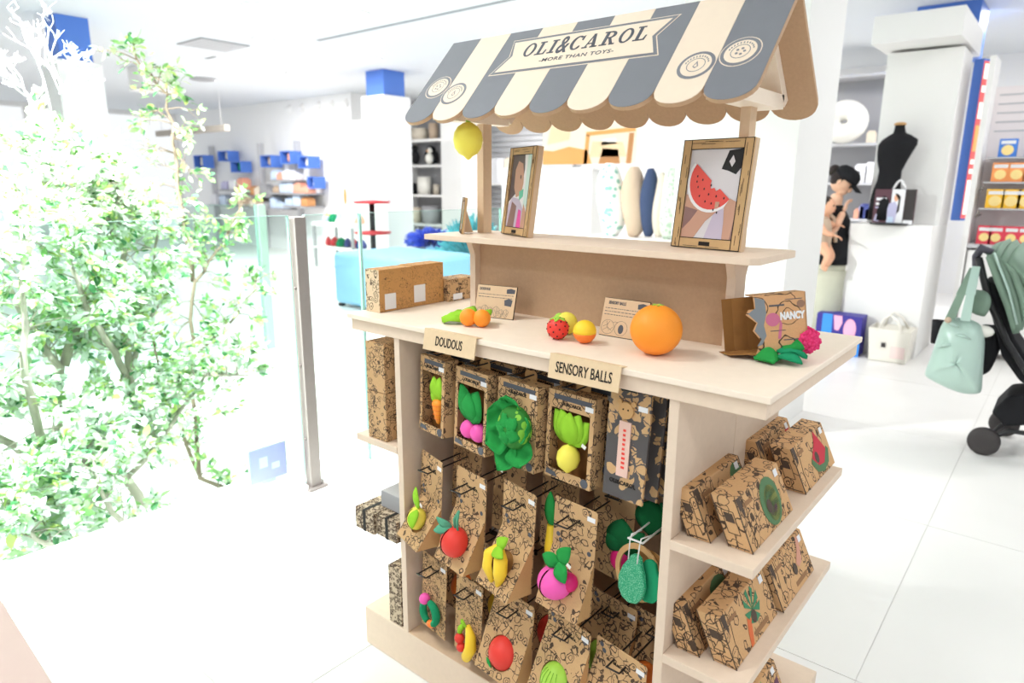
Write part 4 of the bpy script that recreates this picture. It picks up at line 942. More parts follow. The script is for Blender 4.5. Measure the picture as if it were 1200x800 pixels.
# leaning picture boxes on the right side shelves
def lean_box(lab, x1, y0, y1, z0, h, pic_, tilt=.045, dep=.048):
    t = thing('picture_box', lab, 'box', (x1, y0, z0 + .0006), group='kraft picture boxes on the right shelves')
    L_ = y1 - y0
    P = [(-dep, 0, 0), (0, 0, 0), (0, L_, 0), (-dep, L_, 0), (-dep - tilt, 0, h), (-tilt, 0, h), (-tilt, L_, h), (-dep - tilt, L_, h)]
    bev(MB().hexa(P).build('carton', M['kbox'], t), .002)
    k = tilt / h; nx = Vector((1, 0, k)).normalized()
    def fr(a, b, t_): return (-b * k + nx.x * t_, a, b + nx.z * t_)     # front face: a along y, b up
    def en(a, b, t_): return (-dep - b * k + a, -t_, b)                 # near end
    mp_ = mat('panel_print', (150, 112, 78), .6, .2) if 'panel_print' not in MATS else MATS['panel_print']
    MB().prism([(.026, h * .42), (.07, h * .42), (.07, h * .5), (.026, h * .5)], lambda a, b, t_: fr(a, b + h * .34, t_), .0003, .0006).build('printed_panel', mp_, t)
    MB().prism([(L_ * .48, h * .10), (L_ * .80, h * .10), (L_ * .80, h * .20), (L_ * .48, h * .20)], fr, .0003, .0006).build('printed_panel', mp_, t)
    e = MB()
    for pts in (((.008, .09), (.013, .10), (.017, .095), (.020, .104), (.008, .104)), ((.0, .0), (.002, .0), (.002, h), (.0, h)), ((.004, .004), (.044, .004), (.044, .006), (.004, .006))):
        e.prism([(a, b) for a, b in pts if True], en, .0003, .0006) if max(b for a, b in pts) <= h else None
    for pts in (((.012, h * .30), (.036, h * .30), (.036, h * .74), (.012, h * .74)),): 
        for i in range(4):
            (a0, b0), (a1, b1) = pts[i], pts[(i + 1) % 4]
            e.tube([Vector(en(a0, b0, .0004)), Vector(en(a1, b1, .0004))], .0007, 4)
    e.prism([(.015, h * .52), (.033, h * .52), (.033, h * .70), (.015, h * .70)], en, .0003, .0005)
    e.tube([Vector(en(.024, h * .3, .0004)), Vector(en(.022, .002, .0004))], .0007, 4).tube([Vector(en(.036, h * .45, .0004)), Vector(en(.047, h * .42, .0004))], .0008, 4).tube([Vector(en(0.001, h * .48, .0004)), Vector(en(.012, h * .5, .0004))], .0008, 4)
    e.build('printed_end', MATS.get('end_print') or mat('end_print', (84, 70, 60), .6, .2), t)
    l = MB()
    l.tube([Vector(fr(.001, 0, .0004)), Vector(fr(.001, h, .0004))], .0012, 4).tube([Vector(fr(.034, 0, .0004)), Vector(fr(.028, h * .4, .0004)), Vector(fr(.034, h * .7, .0004)), Vector(fr(.030, h, .0004))], .0007, 4)
    l.prism([(.004, h * .99), (.022, h * .99), (.024, h * .7), (.018, h * .6), (.012, h * .78), (.008, h * .72)], fr, .0003, .0006)
    l.build('printed_outline', MATS['end_print'], t)
    lz = []
    for (m_, pts) in pic_: MB().prism([(min(.97, .62 + (a - .62) * 1.2) * L_, min(.98, max(.03, .5 + (b - .5) * 1.15)) * h) for a, b in pts], fr, .0007, .0010).build('printed_picture', m_, t)
    MB().prism([(L_ * .84, h * .80), (L_ * .92, h * .80), (L_ * .92, h * .94), (L_ * .84, h * .94)], fr, .0012, .0015).build('price_sticker', M['sticker'], t)
    bd = MB().prism(arc(L_ * .56, h * .44, .013, 0, 2 * math.pi, 8), fr, .0012, .0014).build('printed_stamp', MATS['end_print'], t)
    return t
ig = mat('print_green', (86, 122, 84), .6, .2); ir = mat('print_crimson', (196, 50, 66), .6, .2); ip = mat('print_plum', (110, 72, 92), .6, .2); il = mat('print_lime', (160, 168, 96), .6, .2); io_ = mat('print_orange', (214, 110, 66), .6, .2); ipk = mat('print_skin', (206, 150, 128), .6, .2); ib = mat('print_leaf', (66, 134, 96), .6, .2)
avo = [(ig, arc(.62, .50, .17, 0, 2 * math.pi, 18, .40)), (il, arc(.63, .46, .12, 0, 2 * math.pi, 18, .30)), (ip, arc(.62, .42, .075, 0, 2 * math.pi, 14, .17))]
wat = [(ig, [(.42, .42), (.5, .2), (.64, .12), (.8, .2), (.88, .42), (.84, .5), (.7, .26), (.56, .28), (.46, .5)]), (ir, [(.46, .48), (.58, .28), (.70, .25), (.82, .46), (.74, .7), (.66, .95), (.60, .7)])]
leafy = [(ig, [(.30, .1), (.5, .3), (.7, .5), (.72, .62), (.5, .5), (.36, .3)]), (io_, [(.4, .1), (.46, .1), (.52, .5), (.48, .6)]), (ig, arc(.66, .7, .14, 0, 2 * math.pi, 12, .2))]
car = [(io_, [(.40, .08), (.45, .10), (.52, .46), (.46, .52), (.42, .3)])] + [(ib, [(.58 + .0, .55), (.58 + .13 * math.cos(a), .62 + .3 * math.sin(a)), (.60 + .13 * math.cos(a + .5), .62 + .3 * math.sin(a + .5))]) for a in (0, .8, 1.6, 2.4, 3.2, 4.0, 4.8, 5.6)]
ban = [(ipk, [(.62, .5), (.66, .4), (.74, .44), (.8, .7), (.82, .9), (.76, .9), (.72, .7)])]
beet = [(ib, [(.4, .35), (.46, .6), (.38, .82), (.5, .72), (.6, .92), (.58, .66), (.7, .6), (.54, .5), (.5, .2)]), (ip, [(.72, .3), (.80, .62), (.88, .66), (.9, .3), (.82, .1)])]
HB = .098
lean_box('kraft picture box with dark green fruit, rear left on the upper right shelf', 1.058, .036, .272, S1, HB, [(ig, arc(.8, .5, .13, 0, 2 * math.pi, 16, .4))])
lean_box('kraft picture box with an avocado, front left on the upper right shelf', 1.137, .050, .288, S1, HB, avo)
lean_box('kraft picture box with a red picture corner, rear right on the upper right shelf', 1.058, .376, .60, S1, HB, [(ir, [(.66, .5), (.8, .3), (.9, .5), (.86, .9)])])
lean_box('kraft picture box with a watermelon slice, front right on the upper right shelf', 1.135, .382, .622, S1, HB, wat)
lean_box('kraft picture box with leafy print, rear on the middle right shelf', 1.054, .036, .272, S2, HB, leafy)
lean_box('kraft picture box with a carrot, front left on the middle right shelf', 1.128, .048, .290, S2, HB, car)
lean_box('kraft picture box with a pale pink print, front right on the middle right shelf', 1.137, .300, .532, S2, HB, ban)
lean_box('kraft picture box with green leaves, on the stall base at lower right', 1.134, .20, .44, BZ, HB, beet)
lean_box('kraft picture box half hidden on the stall base at lower right', 1.056, .12, .36, BZ, HB, leafy)
# ================================================================== PACKS HANGING IN THE CABINET
def hook(x, z, y0, lab, white=False):
    t = thing('display_hook', lab, 'hook', (x, .2845, z), group='wire hooks in the stall cabinet')
    L_ = .2845 - y0; m = M['whitew'] if white else M['blackw']
    MB().tube([(-.016, 0, 0), (-.016, -L_ + .004, 0), (-.016, -L_, .003), (.016, -L_, .003), (.016, -L_ + .004, 0), (.016, 0, 0)], .0022, 6).build('wire_loop', m, t)
    MB().box(-.022, .022, -.004, 0, -.008, .008).build('wall_plate', m, t)
    MB().box(-.013, .013, -.0022, -.0012, -.0, .017).build('ticket', M['sticker'], t)
    return t
def sticker(t, x, z, y=-.0012):
    MB().box(x - .011, x + .011, y - .0004, y, z - .0055, z + .0055).build('price_sticker', M['sticker'], t)
BR = 'OLI&CAROL'
def window_box(x, y, ztop, wd, h, dep, yaw, lab, window=True, km='k1', header=True):
    """flat carton hung by a tab, window in the front"""
    t = thing('window_carton', lab, 'toy package', (x, y, ztop), (R(-3), 0, R(yaw)), group='toy packages on hooks in the stall')
    W2 = wd / 2; a = .011; zt = -.040; zb_ = -h + .022
    mb = MB()
    if window:
        mb.box(-W2, W2, -.001, 0, zt, 0).box(-W2, W2, -.001, 0, -h, zb_).box(-W2, -W2 + a, -.001, 0, zb_, zt).box(W2 - a, W2, -.001, 0, zb_, zt)
    else:
        mb.box(-W2, W2, -.001, 0, -h, 0)
    mb.build('front', M[km], t)
    bev(MB().box(W2 - .001, W2, 0, dep, -h, 0).box(-W2, -W2 + .001, 0, dep, -h, 0).box(-W2 + .001, W2 - .001, 0, dep, -.001, 0).box(-W2 + .001, W2 - .001, 0, dep, -h, -h + .001).build('sides', M['k3'], t), .0003)
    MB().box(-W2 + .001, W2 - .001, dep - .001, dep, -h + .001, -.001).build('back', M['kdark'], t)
    MB().prism([(-.020, 0), (.020, 0), (.020, .016), (.014, .022), (-.014, .022), (-.020, .016)], XZ(dep - .001), 0, .001).build('hang_tab', M['kplain'], t)
    MB().prism([(-W2 + .018, -.019), (W2 - .006, -.019), (W2 - .010, -.013), (W2 - .006, -.008), (-W2 + .018, -.008)], XZ(-.0016), 0, .0005).build('header_band', M['greyink'], t)
    text('lettering', BR, .0105, M['ink'], t, (.002, -.0016, -.027), FACE, 1.0, .0003)
    sticker(t, W2 - .014, -.024, -.0017)
    MB().prism(arc(W2 - .016, -h + .012, .0105, 0, 2 * math.pi, 12), XZ(-.0016), 0, .0005).build('stamp', M['greyink'], t)
    if window: MB().prism([(-W2 + .004, -h + .006), (-W2 + .038, -h + .004), (-W2 + .032, -h + .014), (-W2 + .006, -h + .018)], XZ(-.0016), 0, .0005).build('small_band', M['greyink'], t)
    return t
def wedge(x, y, ztop, wd, h, yaw, lab, z0=-.10, dep=.062, km='k1', hole=.03, hz=.5, pitch=-3):
    """hang card that opens into a wedge-shaped carton; the toy pokes out of a round hole in the sloping front"""
    t = thing('wedge_carton', lab, 'toy package', (x, y, ztop), (R(pitch), 0, R(yaw)), group='toy packages on hooks in the stall')
    W2 = wd / 2
    MB().prism([(-W2, -h), (W2, -h), (W2, -.004), (W2 - .004, 0), (-W2 + .004, 0), (-W2, -.004)], XZ(0), 0, .0012).build('hang_card', M[km], t)
    a = MB(); zb_ = -h
    # sloping front, round hole with a dark inside
    n = 20; L_ = math.hypot(dep, z0 - zb_); dx = -dep / L_; dz = (zb_ - z0) / L_; cx, cs = 0, L_ * hz
    def fr(u, s, t_): return (u, dx * s - (-dz) * t_, z0 + dz * s + (-dx) * -t_ * -1 * -1)
    nrm = Vector((0, dz, -dx)).normalized()
    if nrm.y > 0: nrm = -nrm
    def fr(u, s, t_): return Vector((u, dx * s, z0 + dz * s)) + nrm * t_
    # plate with hole as quads between square ring and circle
    sq = []
    for k in range(n):
        an = 2 * math.pi * k / n; c_, s_ = math.cos(an), math.sin(an); f = min(W2 / abs(c_) if abs(c_) > 1e-6 else 9, (cs if s_ < 0 else L_ - cs) / abs(s_) if abs(s_) > 1e-6 else 9)
        sq.append((c_ * f, cs + s_ * f))
    ci = [(hole * math.cos(2 * math.pi * k / n), cs + hole * math.sin(2 * math.pi * k / n)) for k in range(n)]
    vs = [fr(u, s, 0) for u, s in sq] + [fr(u, s, 0) for u, s in ci]
    a.add(vs, [(k, (k + 1) % n, n + (k + 1) % n, n + k) for k in range(n)])
    for (u, s) in ((-W2, 0), (W2, 0), (W2, L_), (-W2, L_)):   # corner fillers
        near = sorted(range(n), key=lambda k: (sq[k][0] - u) ** 2 + (sq[k][1] - s) ** 2)[:2]
        a.add([fr(u, s, 0)] + [fr(*sq[k], 0) for k in near], [(0, 1, 2)])
    solid(a.build('sloping_front', M[km], t), .001)
    b_ = MB()
    for sx in (-W2 + .0012, W2 - .0012): b_.add([(sx, -.0005, z0), (sx, -.0005, zb_), (sx, -dep + .001, zb_)], [(0, 1, 2)])
    b_.add([(-W2 + .0012, -.0005, zb_), (W2 - .0012, -.0005, zb_), (W2 - .0012, -dep + .001, zb_), (-W2 + .0012, -dep + .001, zb_)], [(0, 1, 2, 3)])
    b_.build('side_flaps', M['kplain'], t)
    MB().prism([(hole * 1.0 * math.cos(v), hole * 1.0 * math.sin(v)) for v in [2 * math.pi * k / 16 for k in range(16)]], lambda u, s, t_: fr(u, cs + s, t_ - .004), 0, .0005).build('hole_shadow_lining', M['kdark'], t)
    for ox, oz in ((-W2 + .016, z0 + .030), (-W2 + .024, z0 + .018), (W2 - .016, z0 + .016), (W2 - .022, z0 + .005)):
        if oz > z0 + .007: MB().prism(arc(ox, oz, .0058, 0, 2 * math.pi, 10), XZ(-.0006), 0, .0004).build('printed_badge', M['greyink'], t)
    text('lettering', BR, .0085, M['ink'], t, (.004, -.0006, -.042), FACE, 1.0, .0002)
    sticker(t, W2 - .016, -.022, -.0006)
    return t, (lambda u, s, out: fr(u, s * L_, out))
def card(x, y, ztop, wd, h, yaw, lab, km='k2'):
    t = thing('hang_card', lab, 'toy package', (x, y, ztop), (R(-3), 0, R(yaw)), group='toy packages on hooks in the stall')
    W2 = wd / 2
    MB().prism([(-W2, -h), (W2, -h), (W2, 0), (-W2, 0)], XZ(0), 0, .0014).build('board', M[km], t)
    text('lettering', BR, .0085, M['ink'], t, (0, -.0006, -.036), FACE, 1.0, .0002); sticker(t, W2 - .016, -.020, -.0006)
    return t
def rattle(t, c, r, m_, slit=True, sq=(1, 1, 1), tip=0):
    """round rubber fruit with a slit down its front"""
    def fn(rr, hh):
        if tip and hh < -r * .8: hh -= tip * (abs(hh) / r - .8) * 5 * r * .25
        return rr, hh
    MB().ball(c, r, 24, sq=sq, fn=fn).build('rubber_fruit', m_, t)
    if slit:
        c = Vector(c); pts = []
        for i in range(13):
            a = -1.15 + 2.3 * i / 12; pts.append(c + Vector((r * sq[0] * (-.25 * math.cos(a) - .02), -r * sq[1] * math.sqrt(max(0, 1 - .0625)) * math.cos(a) * 1.0, r * sq[2] * math.sin(a))))
        MB().tube(pts, [.0006] + [r * .045] * 11 + [.0006], 6).build('slit', M['slit'], t)
def leaves(t, specs, m_, th=.0025, name='felt_leaf'):
    for b_, e, wd, nrm, bend in specs:
        solid(MB().leaf(b_, e, wd, nrm, bend, .18).build(name, M[m_], t), th)
def ctag(t, p): MB().obox(p, (.006, .0006, .004), Matrix.Rotation(R(25), 3, 'Y')).build('cloth_tag', M['offw'], t)

# ---- upper row: window cartons
Y1 = .035; DEP_ = .042
for i, (x, zt, n_) in enumerate(((.292, .960, 'carrot'), (.428, .955, 'turnip'), (.572, .952, 'cabbage'), (.720, .953, 'lemon'), (.868, .99, 'doll'))):
    hook(x, min(zt + .012, .990), Y1 - .012, 'black wire hook carrying the %s package in the upper row' % n_)
t = window_box(.287, Y1, .961, .108, .205, DEP_, -9, 'window carton with a felt-topped orange carrot, leftmost in the upper row')
MB().lathe([(1e-5, -.178), (.006, -.172), (.011, -.155), (.016, -.135), (.019, -.120), (.016, -.112), (1e-5, -.108)], (.018, .010, 0), 18).build('toy_carrot', M['torg'], t)
for z in (-.16, -.148, -.136, -.124): MB().tube(arc3 if False else [(.018 + (.0125 + (z + .16) * .18) * math.cos(a), .010 + (.0125 + (z + .16) * .18) * math.sin(a), z) for a in [math.pi * (1.1 + .8 * k / 6) for k in range(7)]], .0008, 4).build('toy_crease', M['torg2'], t)
leaves(t, (((.018, .008, -.112), (.006, -.002, -.05), .044, (0, -1, 0), .1), ((.018, .008, -.112), (.030, .0, -.048), .040, (0, -1, 0), .1), ((.018, .008, -.112), (-.012, .004, -.090), .034, (0, -1, 0), .1)), 'flime', name='toy_leaf')
t = window_box(.428, Y1 - .004, .953, .126, .205, DEP_, -9, 'window carton with a pink double turnip and dark green leaves, upper row')
for s in (-1, 1): MB().ball((.006 + s * .020, .010, -.155), .024, 20).build('toy_turnip', M['tpink'], t)
leaves(t, (((.006, .006, -.135), (-.045, .0, -.045), .062, (0, -1, 0), .08), ((.006, .002, -.135), (.028, -.006, -.048), .07, (0, -1, 0), .12), ((.006, .0, -.132), (.004, -.014, -.055), .06, (0, -1, 0), .14)), 'fgreen', name='toy_leaf')
t = window_box(.574, Y1 - .004, .952, .132, .205, DEP_, -7, 'carton with a large felt cabbage bulging out of its round hole, upper row', window=False)
cab = MB(); cab.ball((.008, -.012, -.105), .050, 28, sq=(1, .62, 1.05)); cab.build('toy_cabbage_heart', M['cabbage'], t)
for k in range(5):   # layered swirl of leaf folds
    a0 = k * 1.25; m = MB(); m.leaf((.008 + .006 * math.cos(a0), -.043, -.105 + .006 * math.sin(a0)), (.008 + .040 * math.cos(a0 + .9), -.030, -.105 + .040 * math.sin(a0 + .9)), .034, (0, -1, 0), .18, .2, wave=.06)
    solid(m.build('toy_leaf_fold', M['fgreen'], t), .002)
for ang, L_, wd in ((2.75, .07, .085), (3.7, .085, .09), (4.45, .10, .07), (5.35, .085, .085), (.1, .055, .06), (1.8, .06, .07)):
    c_, s_ = math.cos(ang), math.sin(ang)
    solid(MB().leaf((.008 + .026 * c_, -.010, -.105 + .026 * s_), (.008 + (.026 + L_ * .62) * c_ * 1.05, -.034, -.105 + (.026 + L_ * .78) * s_ * 1.08), wd, (0, -1, .2), -.12, -.25, 10, 6, wave=.07, peak=.55).build('toy_outer_leaf', M['fgreen'], t), .0025)
ctag(t, (-.012, -.03, -.212))
t = window_box(.722, Y1, .953, .132, .205, DEP_, -5, 'window carton with a yellow lemon under a fan of lime felt leaves, upper row')
MB().lathe([(1e-5, -.186), (.005, -.183), (.010, -.178), (.022, -.168), (.027, -.152), (.025, -.136), (.016, -.124), (.006, -.119), (1e-5, -.117)], (-.002, .004, 0), 22).build('toy_lemon', M['tlem'], t)
leaves(t, (((0, .006, -.118), (-.050, .006, -.046), .052, (0, -1, 0), .06), ((0, .004, -.118), (-.028, .0, -.042), .050, (0, -1, 0), .08), ((0, .002, -.118), (.0, -.006, -.043), .054, (0, -1, 0), .1), ((0, .004, -.118), (.024, .0, -.044), .050, (0, -1, 0), .08), ((0, .006, -.118), (.048, .006, -.058), .050, (0, -1, 0), .06)), 'flime', name='toy_leaf')
ctag(t, (.045, -.004, -.108))
def doll(x, y, ztop, lab, full):
    t = thing('doll_card', lab, 'toy package', (x, y, ztop), (R(-3), 0, R(-4)), group='toy packages on hooks in the stall')
    MB().prism([(-.048, -.235), (.05, -.235), (.054, -.05), (.052, 0), (-.045, 0), (-.048, -.06)], XZ(0), 0, .006).build('board', M['kbag'], t)
    if full:
        MB().prism(arc(-.002, -.042, .018, 0, 2 * math.pi, 18), XZ(-.006), 0, .006).build('toy_face', M['kplain'], t)
        for s in (-1, 1): MB().prism(arc(-.002 + s * .017, -.026, .006, 0, 2 * math.pi, 10), XZ(-.005), 0, .004).build('toy_ear', M['kplain'], t)
        for s in (-1, 1): MB().ball((-.002 + s * .006, -.0062, -.040), .0018, 8).build('toy_eye', M['ink'], t)
        MB().box(-.016, .012, -.004, -.001, -.185, -.066).build('toy_strap', mat('blush_cloth', (226, 190, 176), .85, .1), t)
        m = MB(); rg = random.Random(4)
        for i in range(9): z = -.082 - i * .010; m.box(-.005, .001 + rg.random() * .003, -.0046, -.004, z - .005, z)
        m.build('toy_strap_marks', M['tred'], t)
        text('lettering', BR, .0125, M['ink'], t, (.0, -.0012, -.200), FACE, .95, .0004); sticker(t, .036, -.032, -.001)
    return t
doll(.868, .028, .992, 'slate printed doll card with a pale strap, front of its hook at upper right', True)
for k in range(3): doll(.882 + k * .012, .065 + k * .035, .990, 'slate printed doll card, %s behind the front one at upper right' % ('first', 'second', 'third')[k], False)
# second cartons behind in the upper row
for x, n_ in ((.305, 'carrot'), (.446, 'turnip'), (.590, 'cabbage'), (.738, 'lemon')):
    window_box(x, Y1 + .075, .962, .12, .205, DEP_, -7, 'kraft carton hanging behind the %s carton in the upper row' % n_, window=False)

# ---- middle row: wedge cartons with slit rattles
for x, n_, zt in ((.285, 'yellow lemon', .69), (.425, 'red apple', .683), (.592, 'banana', .695), (.745, 'pink turnip', .702)):
    hook(x, zt - .034, -.03 if n_ != 'yellow lemon' else -.01, 'black wire hook carrying the %s package in the middle row' % n_)
t, fp = wedge(.281, .03, .690, .118, .235, -16, 'wedge carton with a yellow lemon rattle and lime leaf, leftmost in the middle row', z0=-.13, dep=.07)
rattle(t, fp(.0, .45, .012), .030, M['tlem'], sq=(.88, .88, 1.05)); p = fp(0, .45, .012)
leaves(t, ((p + Vector((.004, .0, .028)), p + Vector((-.004, -.004, .088)), .034, (0, -1, 0), .08), (p + Vector((.010, -.006, .030)), p + Vector((.032, -.030, -.008)), .030, (.5, -1, .3), .2)), 'flime'); ctag(t, p + Vector((.03, -.004, .05)))
t, fp = wedge(.425, .03, .684, .126, .24, -10, 'wedge carton with a red apple rattle and soft green leaf, middle row', z0=-.11, dep=.065)
p = fp(0.004, .55, .016); rattle(t, p, .038, M['tred'], sq=(1, .95, 1.04))
leaves(t, ((p + Vector((-.004, -.004, .036)), p + Vector((-.050, -.03, .020)), .024, (0, -1, .4), .2), (p + Vector((-.008, -.004, .040)), p + Vector((-.042, -.028, .058)), .020, (0, -1, .3), .2)), 'fmint')
for s in (0, 1): MB().tube([p + Vector((.002 + s * .01, 0, .034)), p + Vector((-.004 + s * .012, .0, .06)), p + Vector((.012, .002, .088))], [.003, .004, .003], 8).build('felt_strap', M['fmint'], t)
t, fp = wedge(.590, .022, .697, .122, .25, -12, 'wedge carton with a yellow banana rattle and two lime leaves, middle row', z0=-.12, dep=.075)
p = fp(-.002, .52, .014)
for s, w_ in ((-1, .019), (1, .017)):
    MB().tube([p + Vector((s * .006, 0, .042)), p + Vector((s * .018, -.010, .018)), p + Vector((s * .020, -.012, -.016)), p + Vector((s * .011, -.008, -.052))], [.006, w_, w_, .008], 14).build('rubber_fruit', M['tyel'], t)
MB().tube([p + Vector((.001, -.016, .03)), p + Vector((.001, -.02, .0)), p + Vector((.001, -.014, -.036))], .0025, 6).build('slit', M['slit'], t)
leaves(t, ((p + Vector((-.01, 0, .035)), p + Vector((.034, -.006, .078)), .030, (0, -1, 0), .12), (p + Vector((-.012, -.006, .035)), p + Vector((.040, -.024, .036)), .030, (0, -.7, .7), .14)), 'flime')
t, fp = wedge(.748, .026, .704, .124, .25, -6, 'wedge carton with a bright pink turnip rattle and green leaves, middle row', z0=-.12, dep=.05)
p = fp(-.012, .52, .018); rattle(t, p, .041, M['tpink'], sq=(1, .95, .92), tip=.5)
MB().ball(p + Vector((.03, .012, .008)), .022, 14).build('rubber_fruit_back', M['tmag'], t)
leaves(t, ((p + Vector((.012, -.004, .052)), p + Vector((-.030, -.012, .060)), .034, (0, -1, .2), .15), (p + Vector((.012, -.004, .055)), p + Vector((.040, -.004, .10)), .036, (0, -1, 0), .15), (p + Vector((.014, -.008, .058)), p + Vector((.046, -.022, .026)), .034, (.2, -1, .3), .15)), 'fgreen')
for s in (0, 1): MB().tube([p + Vector((-.004 + s * .014, -.004, .036)), p + Vector((.012, -.004, .058))], .0035, 8).build('felt_strap', M['fgreen'], t)
ctag(t, p + Vector((.045, -.01, .062)))
# glitter pouch on white wires, right of the middle row
hook(.915, .685, -.005, 'white wire hook in the middle row at the right', True)
t = thing('glitter_pouch', 'green glitter pear-shaped pouch on white wires, right end of the middle row', 'toy', (.912, .006, .600), (R(-8), 0, R(-12)))
pr_ = [(.0, .05), (.012, .044), (.016, .030), (.026, .012), (.033, -.012), (.030, -.036), (.018, -.054), (.0, -.060), (-.020, -.056), (-.034, -.040), (-.038, -.014), (-.030, .012), (-.018, .032), (-.012, .044)]
bev(MB().prism(pr_, XZ(-.006), 0, .012).build('glitter_front', M['glitter'], t), .003, 3)
bev(MB().prism([(a * 1.08 + .026, b * .85 + .002) for a, b in pr_], XZ(.012), 0, .010).build('felt_back', M['fteal'], t), .003, 3)
for s in (-1, 1): MB().tube([(s * .012, -.012, .035), (s * .013, -.014, .075), (s * .013, -.012, .090), (s * .013, .02, .092)], .0014, 6).build('white_wire', M['whitew'], t)
ring2(MB(), lambda a, b, t_: (a, .024 + t_, b), .062, .050, 0, .004, 26, c=(-.012, -.004)).build('kraft_ring', M['kplain'], t)
MB().prism(arc(.012, .0, .052, 0, 2 * math.pi, 22), XZ(.036), 0, .002).build('kraft_disc', M['kdark'], t)
# packages further back in the middle row
Y2 = .15
for x, zt, n_ in ((.30, .72, 'yellow lemon'), (.455, .71, 'red apple'), (.62, .715, 'banana'), (.775, .715, 'pink turnip')):
    hook(x, zt - .030, Y2 - .02, 'black wire hook further back above the %s package' % n_)
    card(x, Y2, zt, .125, .235, -8, 'kraft card hanging further back behind the %s package' % n_, 'k1')
t = thing('chilli_toy', 'red rubber fruit with dark leaf peeping out between the red apple and the banana', 'toy', (.520, .085, .600))
MB().lathe([(1e-5, -.065), (.010, -.055), (.020, -.025), (.022, .005), (.012, .025), (1e-5, .03)], (0, 0, 0), 16).build('rubber_fruit', M['tred'], t); leaves(t, (((0, -.01, .02), (.004, -.02, .075), .022, (0, -1, 0), .1),), 'fdark')
t = thing('banana_toy', 'long yellow banana toy with green felt top between the banana and turnip cartons', 'toy', (.668, .055, .615))
MB().tube([(-.004, 0, -.13), (.004, -.008, -.09), (.006, -.01, -.05), (.0, -.004, .0)], [.006, .020, .021, .014], 14).build('rubber_fruit', M['tyel'], t); leaves(t, (((0, -.006, -.012), (-.004, -.012, .085), .034, (0, -1, 0), .06),), 'fgreen'); 
t = thing('radish_toy', 'magenta radish toy with big dark green leaf behind the pink turnip carton', 'toy', (.838, .085, .575))
MB().ball((.0, 0, 0), .028, 16).build('rubber_fruit', M['tmag'], t); leaves(t, (((0, -.006, .02), (.005, -.02, .105), .075, (0, -1, 0), .08), ((0, -.01, .02), (.06, -.02, .09), .05, (0, -1, 0), .08), ((0, -.01, .02), (-.03, -.02, .06), .04, (0, -1, 0), .08)), 'fdark')
t = thing('dark_leaf_toy', 'dark green felt leaf hanging under the doll cards', 'toy', (.895, .10, .73))
leaves(t, (((0, 0, 0), (.005, -.01, -.08), .075, (0, -1, 0), .08), ((.02, .004, .0), (.05, 0, -.07), .05, (0, -1, 0), .06)), 'fdark')

# ---- lower row
for x, n_, zt in ((.285, 'green ring', .387), (.425, 'banana ring', .382), (.572, 'red tomato', .395), (.742, 'lime ball', .415), (.888, 'orange ball', .405)):
    hook(x, zt - .030, -.025, 'black wire hook carrying the %s package in the lower row' % n_)
t = card(.283, .03, .387, .112, .225, -8, 'hang card with a green, pink and orange ring teether, leftmost in the lower row')
def ringpiece(t, c, r, a0, a1, rr, m_, name='ring_segment'):
    MB().tube([(c[0] + r * math.cos(a0 + (a1 - a0) * k / 12), -.016, c[2] + r * math.sin(a0 + (a1 - a0) * k / 12)) for k in range(13)], [rr * (.75 + .25 * math.sin(math.pi * k / 12)) for k in range(13)], 10).build(name, m_, t)
c = (.004, 0, -.160)
ringpiece(t, c, .031, 2.2, 4.4, .011, M['fteal']); ringpiece(t, c, .031, -1.0, 1.6, .012, M['fteal']); ringpiece(t, c, .031, 4.6, 5.4, .011, M['torg2']); MB().ball((-.018, -.018, -.126), .016, 14).build('ring_pink_ball', M['tpink'], t)
t = card(.425, .02, .384, .110, .225, -8, 'hang card with a yellow banana and red berry ring teether, lower row')
c = (.014, 0, -.165)
MB().tube([(c[0] + .004, -.016, c[2] + .048), (c[0] + .024, -.022, c[2] + .026), (c[0] + .028, -.024, c[2] - .006), (c[0] + .010, -.022, c[2] - .040), (c[0] - .008, -.018, c[2] - .046)], [.006, .014, .016, .014, .006], 14).build('banana_segment', M['tyel'], t)
MB().ball((c[0] - .026, -.018, c[2] - .006), .014, 14).ball((c[0] - .018, -.018, c[2] - .028), .013, 14).build('berry_segment', M['tred'], t)
ringpiece(t, (c[0] - .004, 0, c[2] + .012), .024, 1.9, 3.3, .008, M['flime']); leaves(t, (((c[0] - .002, -.02, c[2] + .040), (c[0] - .004, -.03, c[2] + .066), .02, (0, -1, 0), .1),), 'flime')
def ballbox(x, y, zt, yaw, m_, lab, detail=None, hz=.62):
    t, fp = wedge(x, y, zt, .142, .205, yaw, lab, z0=-.045, dep=.060, hole=.043, hz=hz)
    p = fp(0, hz, -.018); MB().ball(p, .044, 24).build('rubber_ball', m_, t)
    return t, p, fp
t, p, fp = ballbox(.572, .025, .398, -6, M['tred'], 'kraft carton with a red tomato ball in its round hole, lower row')
leaves(t, ((p + Vector((-.014, -.040, -.022)), p + Vector((-.034, -.034, -.016)), .014, (0, -1, 0), .1), (p + Vector((-.014, -.041, -.022)), p + Vector((-.02, -.033, -.036)), .012, (0, -1, 0), .1)), 'fgreen', .0012, 'green_calyx')
t, p, fp = ballbox(.748, .012, .418, -12, M['tlime'], 'kraft carton with a lime green ball in its round hole, lower row')
for k in range(5):
    a = -.6 + k * .3; MB().tube([p + Vector((.0445 * math.sin(a) * math.cos(b_), -.0445 * math.cos(a) * math.cos(b_), .0445 * math.sin(b_))) for b_ in [-.9 + 1.8 * j / 8 for j in range(9)]], .0007, 4).build('ball_crease', mat('lime_crease', (120, 176, 50), .5, .3) if k == 0 else MATS['lime_crease'], t)
t, p, fp = ballbox(.890, .008, .408, -10, M['torg2'], 'kraft carton with an orange ball in its round hole, rightmost in the lower row')
